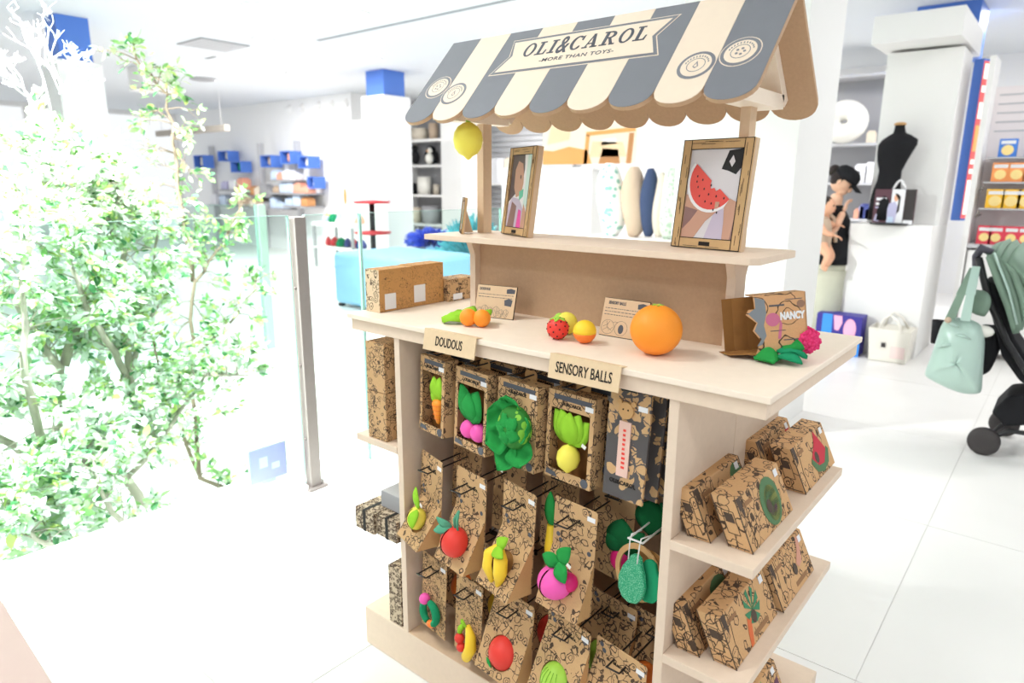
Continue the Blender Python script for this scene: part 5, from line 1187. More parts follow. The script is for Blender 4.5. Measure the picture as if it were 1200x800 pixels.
leaves(t, ((p + Vector((.0, -.042, -.014)), p + Vector((-.02, -.041, -.01)), .016, (0, -1, 0), .1), (p + Vector((.0, -.042, -.014)), p + Vector((.018, -.040, -.008)), .016, (0, -1, 0), .1)), 'flime', .0012, 'green_calyx')
# lower row, further back
for x, m_, n_ in ((.345, M['torg2'], 'orange'), (.485, M['tyel'], 'yellow'), (.655, M['tred'], 'red'), (.805, M['tlime'], 'lime'), (.925, M['torg2'], 'deep orange')):
    zt = .43
    hook(x - .01, zt - .03, .10, 'black wire hook further back above the %s ball carton' % n_)
    t, p, fp = ballbox(x - .012, .135, zt, -8, m_, 'kraft carton with a %s ball hanging further back in the lower row' % n_)
    if n_ in ('orange', 'lime'): leaves(t, ((p + Vector((.0, -.03, .03)), p + Vector((.02, -.03, .05)), .02, (0, -1, 0), .1),), 'fgreen')
# ================================================================== GLASS RAILING
gl = glassmat('railing_glass', (.90, .97, .95, 1), .05)
GX = -1.08; GT = 1.26
def pane(y0, y1, lab, x=GX, zt=GT, z0=.03):
    t = thing('glass_pane', lab, 'glass panel', (x, (y0 + y1) / 2, 0)); h = (y1 - y0) / 2
    MB().box(-.006, .006, -h, h, z0, zt).build('glass', gl, t)
    MB().box(-.0062, .0062, -h - .005, -h, z0, zt).box(-.0062, .0062, h, h + .005, z0, zt).box(-.0062, .0062, -h, h, zt, zt + .002).build('polished_edge', M['gedge'], t)
    MB().box(-.03, .03, -h, h, 0.0, z0).build('floor_rail', M['white'], t)
pane(-2.3, .50, 'long clear glass pane in front of the trees left of the steel post')
pane(.585, .875, 'short clear glass pane right of the steel post')
pane(.89, 1.895, 'clear glass pane behind the left end of the stall')
t = thing('railing_post', 'flat brushed steel post of the glass railing standing on the floor', 'post', (GX, .545, 0))
bev(MB().box(-.013, .030, -.028, .028, .012, GT - .005).build('steel_bar', M['steel'], t), .002)
MB().box(-.028, -.014, -.026, -.010, .06, GT - .16).build('dark_gasket', mat('gasket', (92, 78, 70), .6, .3), t)
bev(MB().box(-.05, .05, -.05, .05, 0, .012).build('foot_plate', M['steel'], t), .002)
for z in (.25, .6, .95): MB().lathe([(.006, 0), (.006, .006), (.004, .008)], (.008, -.029, z), 10, Matrix.Rotation(R(90), 3, 'X')).build('bolt', M['steel'], t)
# far side of the opening
pane(-2.6, 1.86, 'far glass pane on the other side of the tree opening', -3.7, 1.22)
t = thing('railing_post', 'greenish steel post of the far glass railing seen beyond the trees', 'post', (-3.7, 1.91, 0))
bev(MB().box(-.03, .03, -.035, .035, 0, 1.22).build('steel_bar', mat('green_steel', (150, 172, 160), .4, .4), t), .003)
# lavender panel standing behind the pane
a = PX(300, 520, -1.42)
t = thing('notice_board', 'small lavender notice board standing behind the glass by the steel post', 'sign', (-1.2, .30, .0))
q0 = PY(299, 520, .30); q1 = PY(303, 572, .30)
m_ = mat('lavender_screen', (150, 144, 204), .4, .3)
bev(MB().box(-.012, .0, 0, .19, .05, .22).build('frame', M['greyd'], t), .002); MB().box(.0, .001, .008, .182, .058, .212).build('printed_face', m_, t); MB().box(.001, .0015, .05, .09, .12, .17).box(.001, .0015, .11, .15, .10, .13).build('printed_blocks', MATS['goods_lavender'], t)
MB().box(-.012, -.004, .06, .13, .0355, .05).build('foot', M['greyd'], t)

# ================================================================== TREES
def leafmat(name, rgb, tr=.35):
    m = mat(name, rgb, .5, .25, .25, 3); nt = m.node_tree; b = nt.nodes['Principled BSDF']
    t = nt.nodes.new('ShaderNodeBsdfTranslucent'); t.inputs['Color'].default_value = lin(rgb); mx = nt.nodes.new('ShaderNodeMixShader'); mx.inputs[0].default_value = tr
    nt.links.new(b.outputs[0], mx.inputs[1]); nt.links.new(t.outputs[0], mx.inputs[2]); nt.links.new(mx.outputs[0], nt.nodes['Material Output'].inputs['Surface']); return m
LM = [leafmat('leaf_glare', (222, 234, 222)), leafmat('leaf_light', (186, 216, 168)), leafmat('leaf_green', (132, 180, 110)), leafmat('leaf_lime', (200, 220, 132)), leafmat('leaf_deep', (84, 142, 96))]  # overexposure put into the leaf colours, strongest in the first
bark = mat('pale_bark', (176, 168, 156), .8, .1, .2, 20); barkd = mat('brown_bark', (130, 116, 100), .8, .1, .2, 20); barkw = mat('glare_twig', (232, 234, 236), .8, .1)
LEAFME = []
for m_ in LM:
    mb = MB(); mb.leaf((0, 0, 0), (.047, 0, 0), .024, (0, 0, 1), .10, .15, 4, 2); LEAFME.append(mb.mesh('leaf', m_))
def tree(name, lab, base, boughs, nleaf, weights, seed, twigm, spread, obj=180):
    rg = random.Random(seed); t = thing(name, lab, 'tree', base); bm = MB(); tips = []
    B = Vector(base)
    for pts, r in boughs:
        pts = [Vector(p) - B for p in pts]
        # smooth polyline
        sm = []
        for i in range(len(pts) - 1):
            for k in range(4):
                u = k / 4; q = pts[i].lerp(pts[i + 1], u) + Vector((rg.gauss(0, .008), rg.gauss(0, .008), 0)); sm.append(q)
        sm.append(pts[-1]); n = len(sm); bm.tube(sm, [r * (1 - .8 * i / (n - 1)) + .002 for i in range(n)], 7)
        for i in range(2, n):
            for k in range(3):
                d = Vector((rg.gauss(0, 1), rg.gauss(0, 1), rg.gauss(.35, .7))).normalized(); L_ = spread * (.35 + .65 * rg.random()) * (1 - .3 * i / n)
                a = sm[i]; e = a + d * L_; mid = a.lerp(e, .5) + Vector((0, 0, L_ * .08)); bm.tube([a, mid, e], [.004, .003, .0015], 5)
                for _ in range(3):
                    d2 = (d + Vector((rg.gauss(0, .7), rg.gauss(0, .7), rg.gauss(0, .6)))).normalized(); s_ = mid.lerp(e, rg.random()); e2 = s_ + d2 * L_ * .5; bm.tube([s_, e2], [.002, .001], 4); tips.append((s_, e2))
                tips.append((mid, e))
    bm.build('branches', twigm, t)
    st_ = [MB() for _ in LM]; allv = []
    for i in range(nleaf):
        a, e = tips[rg.randrange(len(tips))]; p = a.lerp(e, .2 + .9 * rg.random()) + Vector((rg.gauss(0, .012), rg.gauss(0, .012), rg.gauss(0, .012)))
        d = ((e - a).normalized() + Vector((rg.gauss(0, .7), rg.gauss(0, .7), rg.gauss(-.15, .6)))).normalized(); k = rg.choices(range(len(LM)), weights)[0]; s = .75 + .6 * rg.random()
        nrm = Vector((rg.gauss(0, .6), rg.gauss(0, .6), 1)); allv.append((((p + B) - CAM).length, p, d, nrm, k, s))
    allv.sort(key=lambda v: v[0])
    for j, (_, p, d, nrm, k, s) in enumerate(allv):
        if j < obj:
            x = d; z = (nrm - x * nrm.dot(x)).normalized(); y = z.cross(x); mt = Matrix((x * s, y * s, z * s)).transposed().to_4x4(); mt.translation = p
            o = link('leaf', LEAFME[k], t); o.matrix_local = mt
        else:
            st_[k].leaf(p, p + d * .047 * s, .024 * s, nrm, .1, .1, 3, 2)
    for k, mb in enumerate(st_):
        if mb.v: o = mb.build('foliage', LM[k], t); o['kind'] = 'stuff'
    return t
D0 = -.75
P3 = lambda px, py, x: PX(px, py, x)
tree('glare_tree', 'tall bushy tree with glare-whitened leaf colour behind the glass at the left edge', (-2.3, -.35, D0),
     [([(-2.3, -.35, D0), P3(60, 560, -2.2), P3(70, 430, -2.2), P3(20, 360, -2.2), P3(-30, 250, -2.2)], .03), ([P3(70, 430, -2.2), P3(120, 300, -2.3), P3(118, 240, -2.3), P3(95, 200, -2.3), P3(60, 170, -2.3)], .022),
      ([P3(60, 560, -2.2), P3(30, 440, -1.9), P3(25, 330, -1.9), P3(40, 230, -1.9)], .02), ([P3(118, 240, -2.3), P3(90, 210, -2.2), P3(45, 190, -2.2)], .014), ([P3(60, 560, -2.2), P3(-40, 480, -2.0), P3(-70, 350, -2.0)], .02)],
     9000, (62, 16, 9, 8, 6), 11, bark, .34, 260)
tree('broad_tree', 'broad green tree with glare-whitened leaf colour behind the glass left of the steel post', (-2.45, .35, D0),
     [([(-2.45, .35, D0), P3(150, 560, -2.3), P3(150, 440, -2.3), P3(140, 330, -2.4), P3(150, 260, -2.4), P3(130, 200, -2.4)], .03), ([P3(150, 440, -2.3), P3(110, 380, -2.1), P3(85, 310, -2.1), P3(80, 240, -2.1)], .018),
      ([P3(150, 560, -2.3), P3(90, 540, -2.0), P3(40, 560, -1.8), P3(10, 600, -1.7)], .018), ([P3(150, 560, -2.3), P3(200, 500, -2.2), P3(240, 440, -2.2), P3(290, 440, -2.2)], .015), ([P3(150, 440, -2.3), P3(180, 360, -2.3), P3(185, 270, -2.4)], .016),
      ([(-2.45, .35, D0), P3(130, 600, -1.9), P3(110, 540, -1.8)], .02), ([(-2.45, .35, D0), P3(60, 640, -1.75), P3(20, 620, -1.7)], .018)],
     9500, (56, 20, 11, 7, 7), 12, bark, .34, 260)
tree('slender_tree', 'slender brighter green tree with thin brown boughs near the steel post', (-2.5, 1.05, D0),
     [([(-2.5, 1.05, D0), P3(235, 560, -2.6), P3(222, 420, -2.7), P3(228, 330, -2.8), P3(262, 285, -2.9), P3(285, 235, -3.0)], .016), ([P3(228, 330, -2.8), P3(215, 260, -2.8), P3(205, 180, -2.8), P3(195, 110, -2.8), P3(160, 70, -2.8)], .012),
      ([P3(222, 420, -2.7), P3(270, 380, -2.6), P3(300, 330, -2.6)], .010), ([P3(235, 560, -2.6), P3(200, 480, -2.5), P3(180, 400, -2.5)], .012)],
     1900, (10, 26, 36, 14, 14), 13, barkd, .22, 260)
# bare twig tops at the top left, overexposure put into their white
t = thing('bare_twigs', 'bare twigs coloured glare-white, rising in front of the blue column head at top left', 'branch', P3(80, 150, -2.3))
B = t.location.copy(); m = MB(); rg = random.Random(21)
def twig(p, d, L_, r, dep):
    e = p + d * L_; m.tube([p, p.lerp(e, .5) + Vector((rg.gauss(0, .012), rg.gauss(0, .012), 0)), e], [r, r * .8, r * .5], 5)
    if dep:
        for _ in range(3): s_ = p.lerp(e, .3 + .7 * rg.random()); twig(s_, (d + Vector((rg.gauss(0, .5), rg.gauss(0, .5), rg.gauss(.1, .35)))).normalized(), L_ * .6, r * .65, dep - 1)
for px, py, qx, qy in ((80, 150, 48, 20), (60, 130, 25, 10), (85, 120, 100, 60), (40, 130, 5, 70), (70, 110, 95, 55), (30, 110, -5, 45)):
    a = P3(px, py, -2.3) - B; e = P3(qx, qy, -2.3) - B; twig(a, (e - a).normalized(), (e - a).length * .62, .0042, 3)
m.build('twigs', barkw, t)

# wood corner in the foreground at lower left
t = thing('wooden_table', 'pale pinkish wooden table corner at the bottom left of the picture', 'table', (0, 0, 0))
zt = .55; a = PZ(-2, 697, zt); b_ = PZ(66, 806, zt); d_ = (b_ - a).normalized(); n_ = Vector((d_.y, -d_.x, 0))
if n_.x > 0: n_ = -n_
q = [a - d_ * .02, b_ + d_ * .5, b_ + d_ * .5 + n_ * .6, a - d_ * .02 + n_ * .6]
bev(MB().prism([(p.x, p.y) for p in q], lambda x, y, t_: (x, y, zt + t_), -.03, 0).build('table_top', M['wood2'], t), .003)
ins = [q[0] + (d_ + n_) * .05, q[1] + (-d_ + n_) * .05, q[2] + (-d_ - n_) * .05, q[3] + (d_ - n_) * .05]
for p in ins: MB().box(p.x - .025, p.x + .025, p.y - .025, p.y + .025, 0, zt - .03).build('leg', M['wood2'], t)

# ================================================================== SKIN-MODIFIER FIGURES
def skinbody(name, joints, edges, m_, parent, lv=2, root=0):
    """joints = [(pos, rx, ry)]"""
    bm = bmesh.new(); lay = bm.verts.layers.skin.verify(); vs = []
    for p, rx, ry in joints:
        v = bm.verts.new(p); v[lay].radius = (rx, ry); vs.append(v)
    vs[root][lay].use_root = True
    for a, b in edges: bm.edges.new((vs[a], vs[b]))
    me = bpy.data.meshes.new(name); bm.to_mesh(me); bm.free(); me.materials.append(m_)
    o = link(name, me, parent); k = o.modifiers.new('skin', 'SKIN'); k.use_smooth_shade = True; subd(o, lv); return o
# woman carrying a baby, standing left of the plinth
YP = 5.28
pp = PY(985, 430, YP)
px_ = lambda x, y, yy=0: Vector((PY(x, y, YP).x - pp.x, yy, PY(x, y, YP).z))
w_ = thing('person', 'woman in a black cap and pale khaki trousers holding a baby, beside the white plinth', 'person', (pp.x, YP, 0))
hip = px_(975, 304); hz = hip.z
head = px_(991, 212)
sh = Vector((head.x - .09, 0, head.z - .25)); J = [
 ((hip.x, 0, hz), .13, .11), ((hip.x + .01, 0, hz + .16), .10, .09), ((sh.x, 0, sh.z - .10), .12, .10), ((sh.x + .015, 0, sh.z + .03), .07, .07), ((head.x - .045, 0, head.z - .10), .048, .05),   # 0-4 pelvis, waist, chest, neck base, neck
 ((sh.x, -.16, sh.z - .02), .055, .055), ((sh.x + .03, -.20, sh.z - .26), .045, .045), ((sh.x + .10, -.17, sh.z - .12), .036, .036), ((sh.x + .14, -.15, sh.z + .0), .026, .024),   # near arm, forearm raised to the chin
 ((sh.x, .16, sh.z - .02), .055, .055), ((sh.x + .02, .19, sh.z - .27), .045, .045), ((sh.x + .10, .10, sh.z - .34), .034, .034), ((sh.x + .12, -.02, sh.z - .36), .026, .022),
 ((hip.x, -.09, hz - .06), .10, .10), ((hip.x + .015, -.10, .47), .07, .07), ((hip.x - .01, -.10, .09), .045, .05), ((hip.x + .08, -.10, .035), .035, .04),
 ((hip.x, .09, hz - .06), .10, .10), ((hip.x + .0, .10, .47), .07, .07), ((hip.x - .03, .10, .09), .045, .05), ((hip.x + .06, .10, .035), .035, .04)]
E_ = [(0, 1), (1, 2), (2, 3), (3, 4), (2, 5), (5, 6), (6, 7), (7, 8), (2, 9), (9, 10), (10, 11), (11, 12), (0, 13), (13, 14), (14, 15), (15, 16), (0, 17), (17, 18), (18, 19), (19, 20)]
skinbody('body', J, E_, M['skinp'], w_)
# clothing: black sleeveless top, wide pale trousers
def loft(rows, n=20):   # rows = (centre, half x, half y)
    m_ = MB()
    for c_, ax, ay in rows:
        for k in range(n): q_ = 2 * math.pi * k / n; m_.v.append((c_[0] + ax * math.cos(q_), c_[1] + ay * math.sin(q_), c_[2]))
    for i_ in range(len(rows) - 1):
        for k in range(n): m_.f.append((i_ * n + k, i_ * n + (k + 1) % n, (i_ + 1) * n + (k + 1) % n, (i_ + 1) * n + k)); m_.mi.append(0); m_.sm.append(True)
    return m_
solid(loft([((hip.x, 0, hz - .03), .160, .20), ((hip.x + .005, 0, hz + .06), .152, .19), ((hip.x + .01, 0, hz + .17), .140, .172), ((sh.x + .005, 0, sh.z - .20), .150, .18), ((sh.x + .005, 0, sh.z - .08), .15, .20), ((sh.x + .005, 0, sh.z + .01), .095, .185), ((sh.x + .01, 0, sh.z + .045), .072, .10)]).build('black_top', M['black'], w_), .004)
solid(loft([((hip.x, 0, hz + .01), .146, .180), ((hip.x, 0, hz - .12), .155, .195)]).build('trouser_seat', M['pants'], w_), .004)
for s in (-1, 1): solid(loft([((hip.x, s * .085, hz - .08), .148, .105), ((hip.x + .005, s * .10, .60), .135, .110), ((hip.x, s * .11, .30), .140, .115), ((hip.x - .01, s * .115, .05), .155, .125)]).build('trouser_leg', M['pants'], w_), .004)
for s in (-1, 1): MB().ball((hip.x + .05, s * .10, .035), .06, 12, sq=(1.9, .8, .55)).build('shoe', M['black'], w_)
# head bowed to the right: face, nose, ear, hair bun, cap
hd = thing('t', '', 'x'); bpy.data.objects.remove(hd)
rm = Matrix.Rotation(R(38), 3, 'Y')      # bowed forward (towards +x)
hc = Vector((head.x - .02, 0, head.z))
hm = MB(); hm.ball(hc, .088, 22, axis=rm, sq=(1.06, .86, 1.2)).ball(hc + rm @ Vector((.045, 0, -.055)), .052, 16, axis=rm, sq=(1, .9, 1.0)); hm.ball(hc + rm @ Vector((.098, 0, -.022)), .016, 10, axis=rm, sq=(1, .7, 1.4)); hm.ball(hc + rm @ Vector((-.005, -.078, -.015)), .020, 10, axis=rm, sq=(.8, .4, 1.3)).ball(hc + rm @ Vector((-.005, .078, -.015)), .020, 10, axis=rm, sq=(.8, .4, 1.3))
h_ = hm.build('head', M['skinp'], w_)
for s in (-1, 1): MB().ball(hc + rm @ Vector((.084, s * .032, .0)), .009, 8).build('eye', M['hair'], h_); MB().tube([hc + rm @ Vector((.086, s * .045, .02)), hc + rm @ Vector((.094, s * .02, .024))], .004, 6).build('eyebrow', M['hair'], h_)
MB().ball(hc + rm @ Vector((.088, 0, -.062)), .012, 8, axis=rm, sq=(.5, 1.6, .5)).build('mouth', MATS['goods_salmon'], h_)
MB().ball(hc + rm @ Vector((-.026, 0, .012)), .088, 18, axis=rm, sq=(1.0, .95, 1.12)).ball(hc + rm @ Vector((-.115, 0, .02)), .052, 14).build('hair', M['hair'], w_)
cp = MB(); cp.lathe([(.098, .03), (.100, .05), (.094, .085), (.07, .112), (.03, .124), (1e-5, .127)], hc, 22, rm, sq=(1.08, .94)); cp.grid(lambda u, v: hc + rm @ Vector((.09 + .095 * u * math.cos((v - .5) * 1.6), .1 * (v - .5) * 1.8 * (1 - .25 * u), .035 - .02 * u - .05 * (v - .5) ** 2)), 5, 8)
solid(cp.build('black_cap', M['black'], w_), .004)
def hand(t, wrist, d, up, m_, s=1.0):
    d = Vector(d).normalized(); up = Vector(up); up = (up - d * up.dot(d)).normalized(); sd = d.cross(up); wrist = Vector(wrist)
    mb = MB(); mb.obox(wrist + d * .045 * s, (.045 * s, .036 * s, .012 * s), Matrix((d, sd, up)).transposed())
    h = bev(mb.build('hand', m_, t), .010, 3)
    f = MB()
    for i, L_ in enumerate((.062, .072, .068, .052)):
        b = wrist + d * .085 * s + sd * (-.027 + i * .018) * s; f.tube([b, b + (d * .55 - up * .15) * L_ * s, b + (d * .85 - up * .55) * L_ * s], [.009 * s, .008 * s, .006 * s], 7)
    b = wrist + d * .03 * s - sd * .034 * s; f.tube([b, b + (d * .5 - sd * .6) * .035 * s, b + (d * 1.2 - sd * .75) * .045 * s], [.011 * s, .010 * s, .007 * s], 7)
    f.build('fingers', m_, h)
hand(w_, (sh.x + .14, -.15, sh.z + .0), (.15, .5, 1), (-1, 0, .2), M['skinp'], .8); hand(w_, (sh.x + .12, -.02, sh.z - .36), (.1, -1, 0), (0, 0, 1), M['skinp'], .85)
# carrier straps
MB().tube([(sh.x - .04, -.13, sh.z + .03), (sh.x + .08, -.19, sh.z - .06), (sh.x + .11, -.18, sh.z - .26)], .016, 8).build('carrier_strap', M['beige'], w_)
# baby held on the near side
bc = px_(972, 268, -.26)
bb = thing('baby', 'baby in beige sitting in the arms of the woman in the black cap', 'person', (pp.x, YP, 0))
skinbody('body', [((bc.x, -.30, bc.z - .10), .075, .07), ((bc.x + .01, -.30, bc.z + .04), .07, .065), ((bc.x + .015, -.30, bc.z + .12), .03, .03),
                  ((bc.x + .01, -.375, bc.z + .07), .032, .032), ((bc.x + .07, -.40, bc.z - .01), .026, .026), ((bc.x + .14, -.38, bc.z - .03), .018, .018),
                  ((bc.x + .02, -.23, bc.z + .07), .032, .032), ((bc.x + .10, -.22, bc.z + .04), .024, .024),
                  ((bc.x + .05, -.36, bc.z - .13), .050, .050), ((bc.x + .12, -.38, bc.z - .20), .036, .036), ((bc.x + .08, -.38, bc.z - .30), .024, .024), ((bc.x + .12, -.38, bc.z - .32), .02, .02),
                  ((bc.x + .05, -.25, bc.z - .14), .050, .050), ((bc.x + .11, -.24, bc.z - .22), .034, .034), ((bc.x + .06, -.24, bc.z - .32), .022, .022)],
         [(0, 1), (1, 2), (1, 3), (3, 4), (4, 5), (1, 6), (6, 7), (0, 8), (8, 9), (9, 10), (10, 11), (0, 12), (12, 13), (13, 14)], M['skin'], bb)
solid(loft([((bc.x + .01, -.30, bc.z - .15), .085, .10), ((bc.x, -.30, bc.z - .08), .10, .11), ((bc.x + .005, -.30, bc.z + .02), .088, .10), ((bc.x + .01, -.30, bc.z + .09), .065, .085), ((bc.x + .015, -.30, bc.z + .115), .035, .04)], 16).build('romper', M['beige'], bb), .004)
bh = Vector((bc.x + .03, -.30, bc.z + .20)); h_ = MB().ball(bh, .075, 18, sq=(1.05, .95, 1.05)).ball(bh + Vector((.07, 0, -.015)), .012, 8).ball(bh + Vector((0, -.07, -.01)), .015, 8, sq=(.8, .4, 1.2)).build('head', M['skin'], bb)
for s in (-1, 1): MB().ball(bh + Vector((.07, s * .028, .008)), .008, 8).build('eye', M['hair'], h_)
MB().ball(bh + Vector((.070, 0, -.038)), .010, 8, sq=(.5, 1.6, .5)).build('mouth', MATS['goods_salmon'], h_)
MB().ball(bh + Vector((-.012, 0, .016)), .074, 16, sq=(1, 1, 1.0)).build('hair', M['hair'], bb)
hand(bb, (bc.x + .14, -.38, bc.z - .03), (1, .1, -.3), (0, 0, 1), M['skin'], .5); hand(bb, (bc.x + .10, -.22, bc.z + .04), (1, 0, .1), (0, 0, 1), M['skin'], .5)

# mannequin bust on the plinth
ym = 5.28
q = PY(1042, 262, ym); zb = q.z; kx_ = PY(1071, 230, ym).x - PY(1022, 230, ym).x
mt = thing('mannequin_bust', 'black fabric mannequin torso on the white plinth', 'mannequin', (PY(1047, 240, ym).x, ym, zt if False else PY(1010, 262, 5.2).z))
def zz(py): return PY(1047, py, ym).z - mt.location.z
def xx(px): return PY(px, 200, ym).x - mt.location.x
rows = [(258, 1023, 1062), (235, 1024, 1062), (222, 1026, 1059), (212, 1029, 1057), (200, 1030, 1057), (188, 1027, 1062), (178, 1026, 1067), (170, 1026, 1071), (164, 1029, 1071), (159, 1036, 1063), (156, 1041, 1056), (150, 1042, 1054), (147, 1042, 1054)]
m = MB(); n = 24; o_ = len(m.v)
for py, x0, x1 in rows:
    c_ = (xx(x0) + xx(x1)) / 2; a = (xx(x1) - xx(x0)) / 2
    for k in range(n): th_ = 2 * math.pi * k / n; m.v.append((c_ + a * math.cos(th_), a * .62 * math.sin(th_) - (.02 if 166 < py < 195 and math.sin(th_) < 0 else 0), zz(py)))
for i in range(len(rows) - 1):
    for k in range(n): m.f.append((i * n + k, i * n + (k + 1) % n, (i + 1) * n + (k + 1) % n, (i + 1) * n + k)); m.mi.append(0); m.sm.append(True)
m.f.append(tuple(range(n - 1, -1, -1))); m.mi.append(0); m.sm.append(False)
m.build('torso', M['black'], mt); MB().lathe([(.045, zz(147)), (.045, zz(146) + .005), (.03, zz(146) + .015), (1e-5, zz(146) + .018)], (xx(1048), 0, 0), 16).build('neck_cap', M['kplain'], mt)
MB().lathe([(.16, .001), (.16, .012), (.02, .02), (.02, zz(256))], (0, 0, 0), 20).build('stand', M['blackp'], mt)
# carrier carton in front of it
yc = 5.22; z0_ = PY(1010, 262, 5.2).z; a = PY(1022, 258, yc); b_ = PY(1075, 222, yc)
ct = thing('carrier_carton', 'plum carton printed with a woman, standing on the plinth before the bust', 'box', (a.x, yc - .01, z0_ + .0005)); cw = b_.x - a.x; chh = b_.z - z0_
bev(MB().box(0, cw, 0, .035, 0, chh).build('carton', mat('plum_print', (92, 60, 70), .5, .3), ct), .002)
def cp_(pts, m_, n_='printed_shape', k=0): MB().prism([(u * cw, v * chh) for u, v in pts], XZ(-.0012 - .0004 * k), 0, .0004).build(n_, m_, ct)
cp_([(.42, .0), (.74, 0), (.74, 1), (.42, 1)], M['pinkwhite'] if 0 else MATS['goods_white']); cp_([(.75, 0), (1, 0), (1, 1), (.75, 1)], M['dgrey']); cp_([(.76, .02), (.99, .02), (.99, .14), (.76, .14)], MATS['goods_white'], k=1)
cp_([(.36, .05), (.56, .05), (.60, .5), (.52, .66), (.38, .6), (.32, .3)], MATS['goods_lavender'], k=2); cp_(arc(.54, .76, .055, 0, 2 * math.pi, 12, .10), M['skin'], k=3); cp_([(.56, .88), (.64, .8), (.64, .4), (.58, .3), (.60, .7), (.5, .88)], M['hair'], k=4); cp_([(.36, .05), (.52, .05), (.52, .22), (.38, .22)], MATS['goods_pale_blue'], k=5)
cp_([(.05, .68), (.30, .68), (.30, .76), (.05, .76)], MATS['goods_white'], 'title_line', 1); cp_([(.05, .55), (.22, .55), (.22, .62), (.05, .62)], MATS['goods_white'], 'title_line', 1); cp_([(.05, .46), (.18, .46), (.18, .50), (.05, .50)], MATS['goods_lavender'], 'title_line', 1); cp_([(.04, .1), (.16, .08), (.2, .24), (.08, .3)], MATS['goods_lavender'], k=1)
MB().tube([(cw * .42 + cw * .30 * u, .017, chh + .07 * math.sin(math.pi * u)) for u in [k / 10 for k in range(11)]], .009, 8).build('handle', M['sticker'], ct)

# blue and pink carton and white basket on the floor by the plinth
yk = PZ(1008, 419, 0).y; a = PY(966, 421, yk); b_ = PY(1011, 372, yk)
ct = thing('toy_carton', 'purple and blue carton with pink shapes on the floor left of the basket', 'box', (a.x, yk, 0)); cw = b_.x - a.x; chh = b_.z
bev(MB().box(-.1, cw, 0, .18, 0.001, chh).build('carton', mat('indigo_print', (60, 52, 140), .5, .3), ct), .004)
sb_ = mat('sky_print', (60, 140, 224), .5, .3); pk_ = mat('pink_print', (240, 172, 200), .5, .3)
cp_([(-.2, 0), (.3, 0), (.12, .5), (.1, 1), (-.2, 1)], sb_); cp_([(.2, .62), (.32, .60), (.42, .8), (.40, .98), (.14, .98)], pk_, k=1); cp_(arc(.66, .66, .19, 0, 2 * math.pi, 16, .27), pk_, k=1); cp_([(.80, .0), (1, 0), (1, .55), (.86, .3)], sb_, k=1)
ya = PZ(1030, 424, 0).y; a = PY(1012, 421, ya); b_ = PY(1069, 390, ya)
bk = thing('handled_basket', 'translucent white plastic basket with two handles on the floor by the plinth', 'basket', (a.x + (b_.x - a.x) / 2, ya + .15, 0)); bw = (b_.x - a.x) / 2 * .98; bhh = b_.z
def shell(s): return [(-bw * s, -.13 * s), (bw * s, -.13 * s), (bw * s, .13 * s), (-bw * s, .13 * s)]
m = MB(); ro = shell(.86); rt = shell(1.0)
vs_ = [(x, y, .003) for x, y in ro] + [(x, y, bhh) for x, y in rt] + [(x * .96, y * .93, bhh) for x, y in rt] + [(x * .95, y * .9, .008) for x, y in ro]
m.add(vs_, [(3, 2, 1, 0), (0, 1, 5, 4), (1, 2, 6, 5), (2, 3, 7, 6), (3, 0, 4, 7), (4, 5, 9, 8), (5, 6, 10, 9), (6, 7, 11, 10), (7, 4, 8, 11), (13, 12, 8, 9), (14, 13, 9, 10), (15, 14, 10, 11), (12, 15, 11, 8), (12, 13, 14, 15)])
bev(m.build('tub', M['plast'], bk), .008)
for s in (-1, 1): MB().tube([(-.09, s * .125, bhh - .02), (-.06, s * .10, bhh + .07), (-.02, s * .08, bhh + .11), (.04, s * .10, bhh + .07), (.09, s * .125, bhh - .02)], .009, 8).build('handle', M['plast'], bk)
MB().box(-.05, -.02, -.132, -.120, bhh * .45, bhh * .58).build('dark_badge', M['dgrey'], bk)
MB().box(.02, .12, -.125, -.118, bhh * .15, bhh * .5).build('paper_slip', mat('pale_pink_paper', (226, 204, 200), .7, .2), bk)

# ================================================================== STROLLER WITH BAG
ys = 3.1
S = lambda px, py, dy=0: PY(px, py, ys + dy)
ob = S(1153, 531)
stl = thing('stroller', 'black stroller with a folded sage canopy at the right edge', 'stroller', (ob.x, ys, 0)); O = Vector((ob.x, ys, 0))
L3 = lambda px, py, dy=0: S(px, py, dy) - O
def wheel(c, r, wd):
    wv = MB(); ax = Matrix.Rotation(R(90), 3, 'X') @ Matrix.Rotation(0, 3, 'Z')
    w0 = wv.lathe([(r * .55, -wd / 2), (r * .9, -wd / 2), (r, -wd * .3), (r, wd * .3), (r * .9, wd / 2), (r * .55, wd / 2)], c, 26, ax).build('wheel', M['dgrey'], stl)
    MB().lathe([(r * .72, -wd * .42), (r * .2, -wd * .52), (1e-5, -wd * .52)], c, 22, ax).lathe([(r * .72, wd * .42), (1e-5, wd * .5)], c, 22, ax).build('hub_cap', M['blackp'], w0)
r_ = .075
wheel(L3(1153, 515) * 1 + Vector((0, 0, r_ - (L3(1153, 515)).z)), r_, .045); wheel(Vector((L3(1172, 500).x, .42, r_)), r_, .045); wheel(Vector((L3(1153, 515).x + .62, .0, r_)), r_, .045); wheel(Vector((L3(1172, 500).x + .62, .42, r_)), r_, .045)
fr_ = MB(); x0 = L3(1153, 515).x; x1 = L3(1172, 500).x
fr_.tube([(x0, .0, r_), (x0 + .1, .03, .15), (x0 + .62, .03, .17), (x0 + .62, 0, r_)], .013, 8).tube([(x1, .42, r_), (x1 + .1, .39, .15), (x1 + .62, .39, .17), (x1 + .62, .42, r_)], .013, 8).tube([(x0, .0, r_), (x1, .42, r_)], .012, 8).tube([(x0 + .62, .0, r_), (x1 + .62, .42, r_)], .012, 8)
fr_.build('lower_frame', M['blackp'], stl)
up = MB()
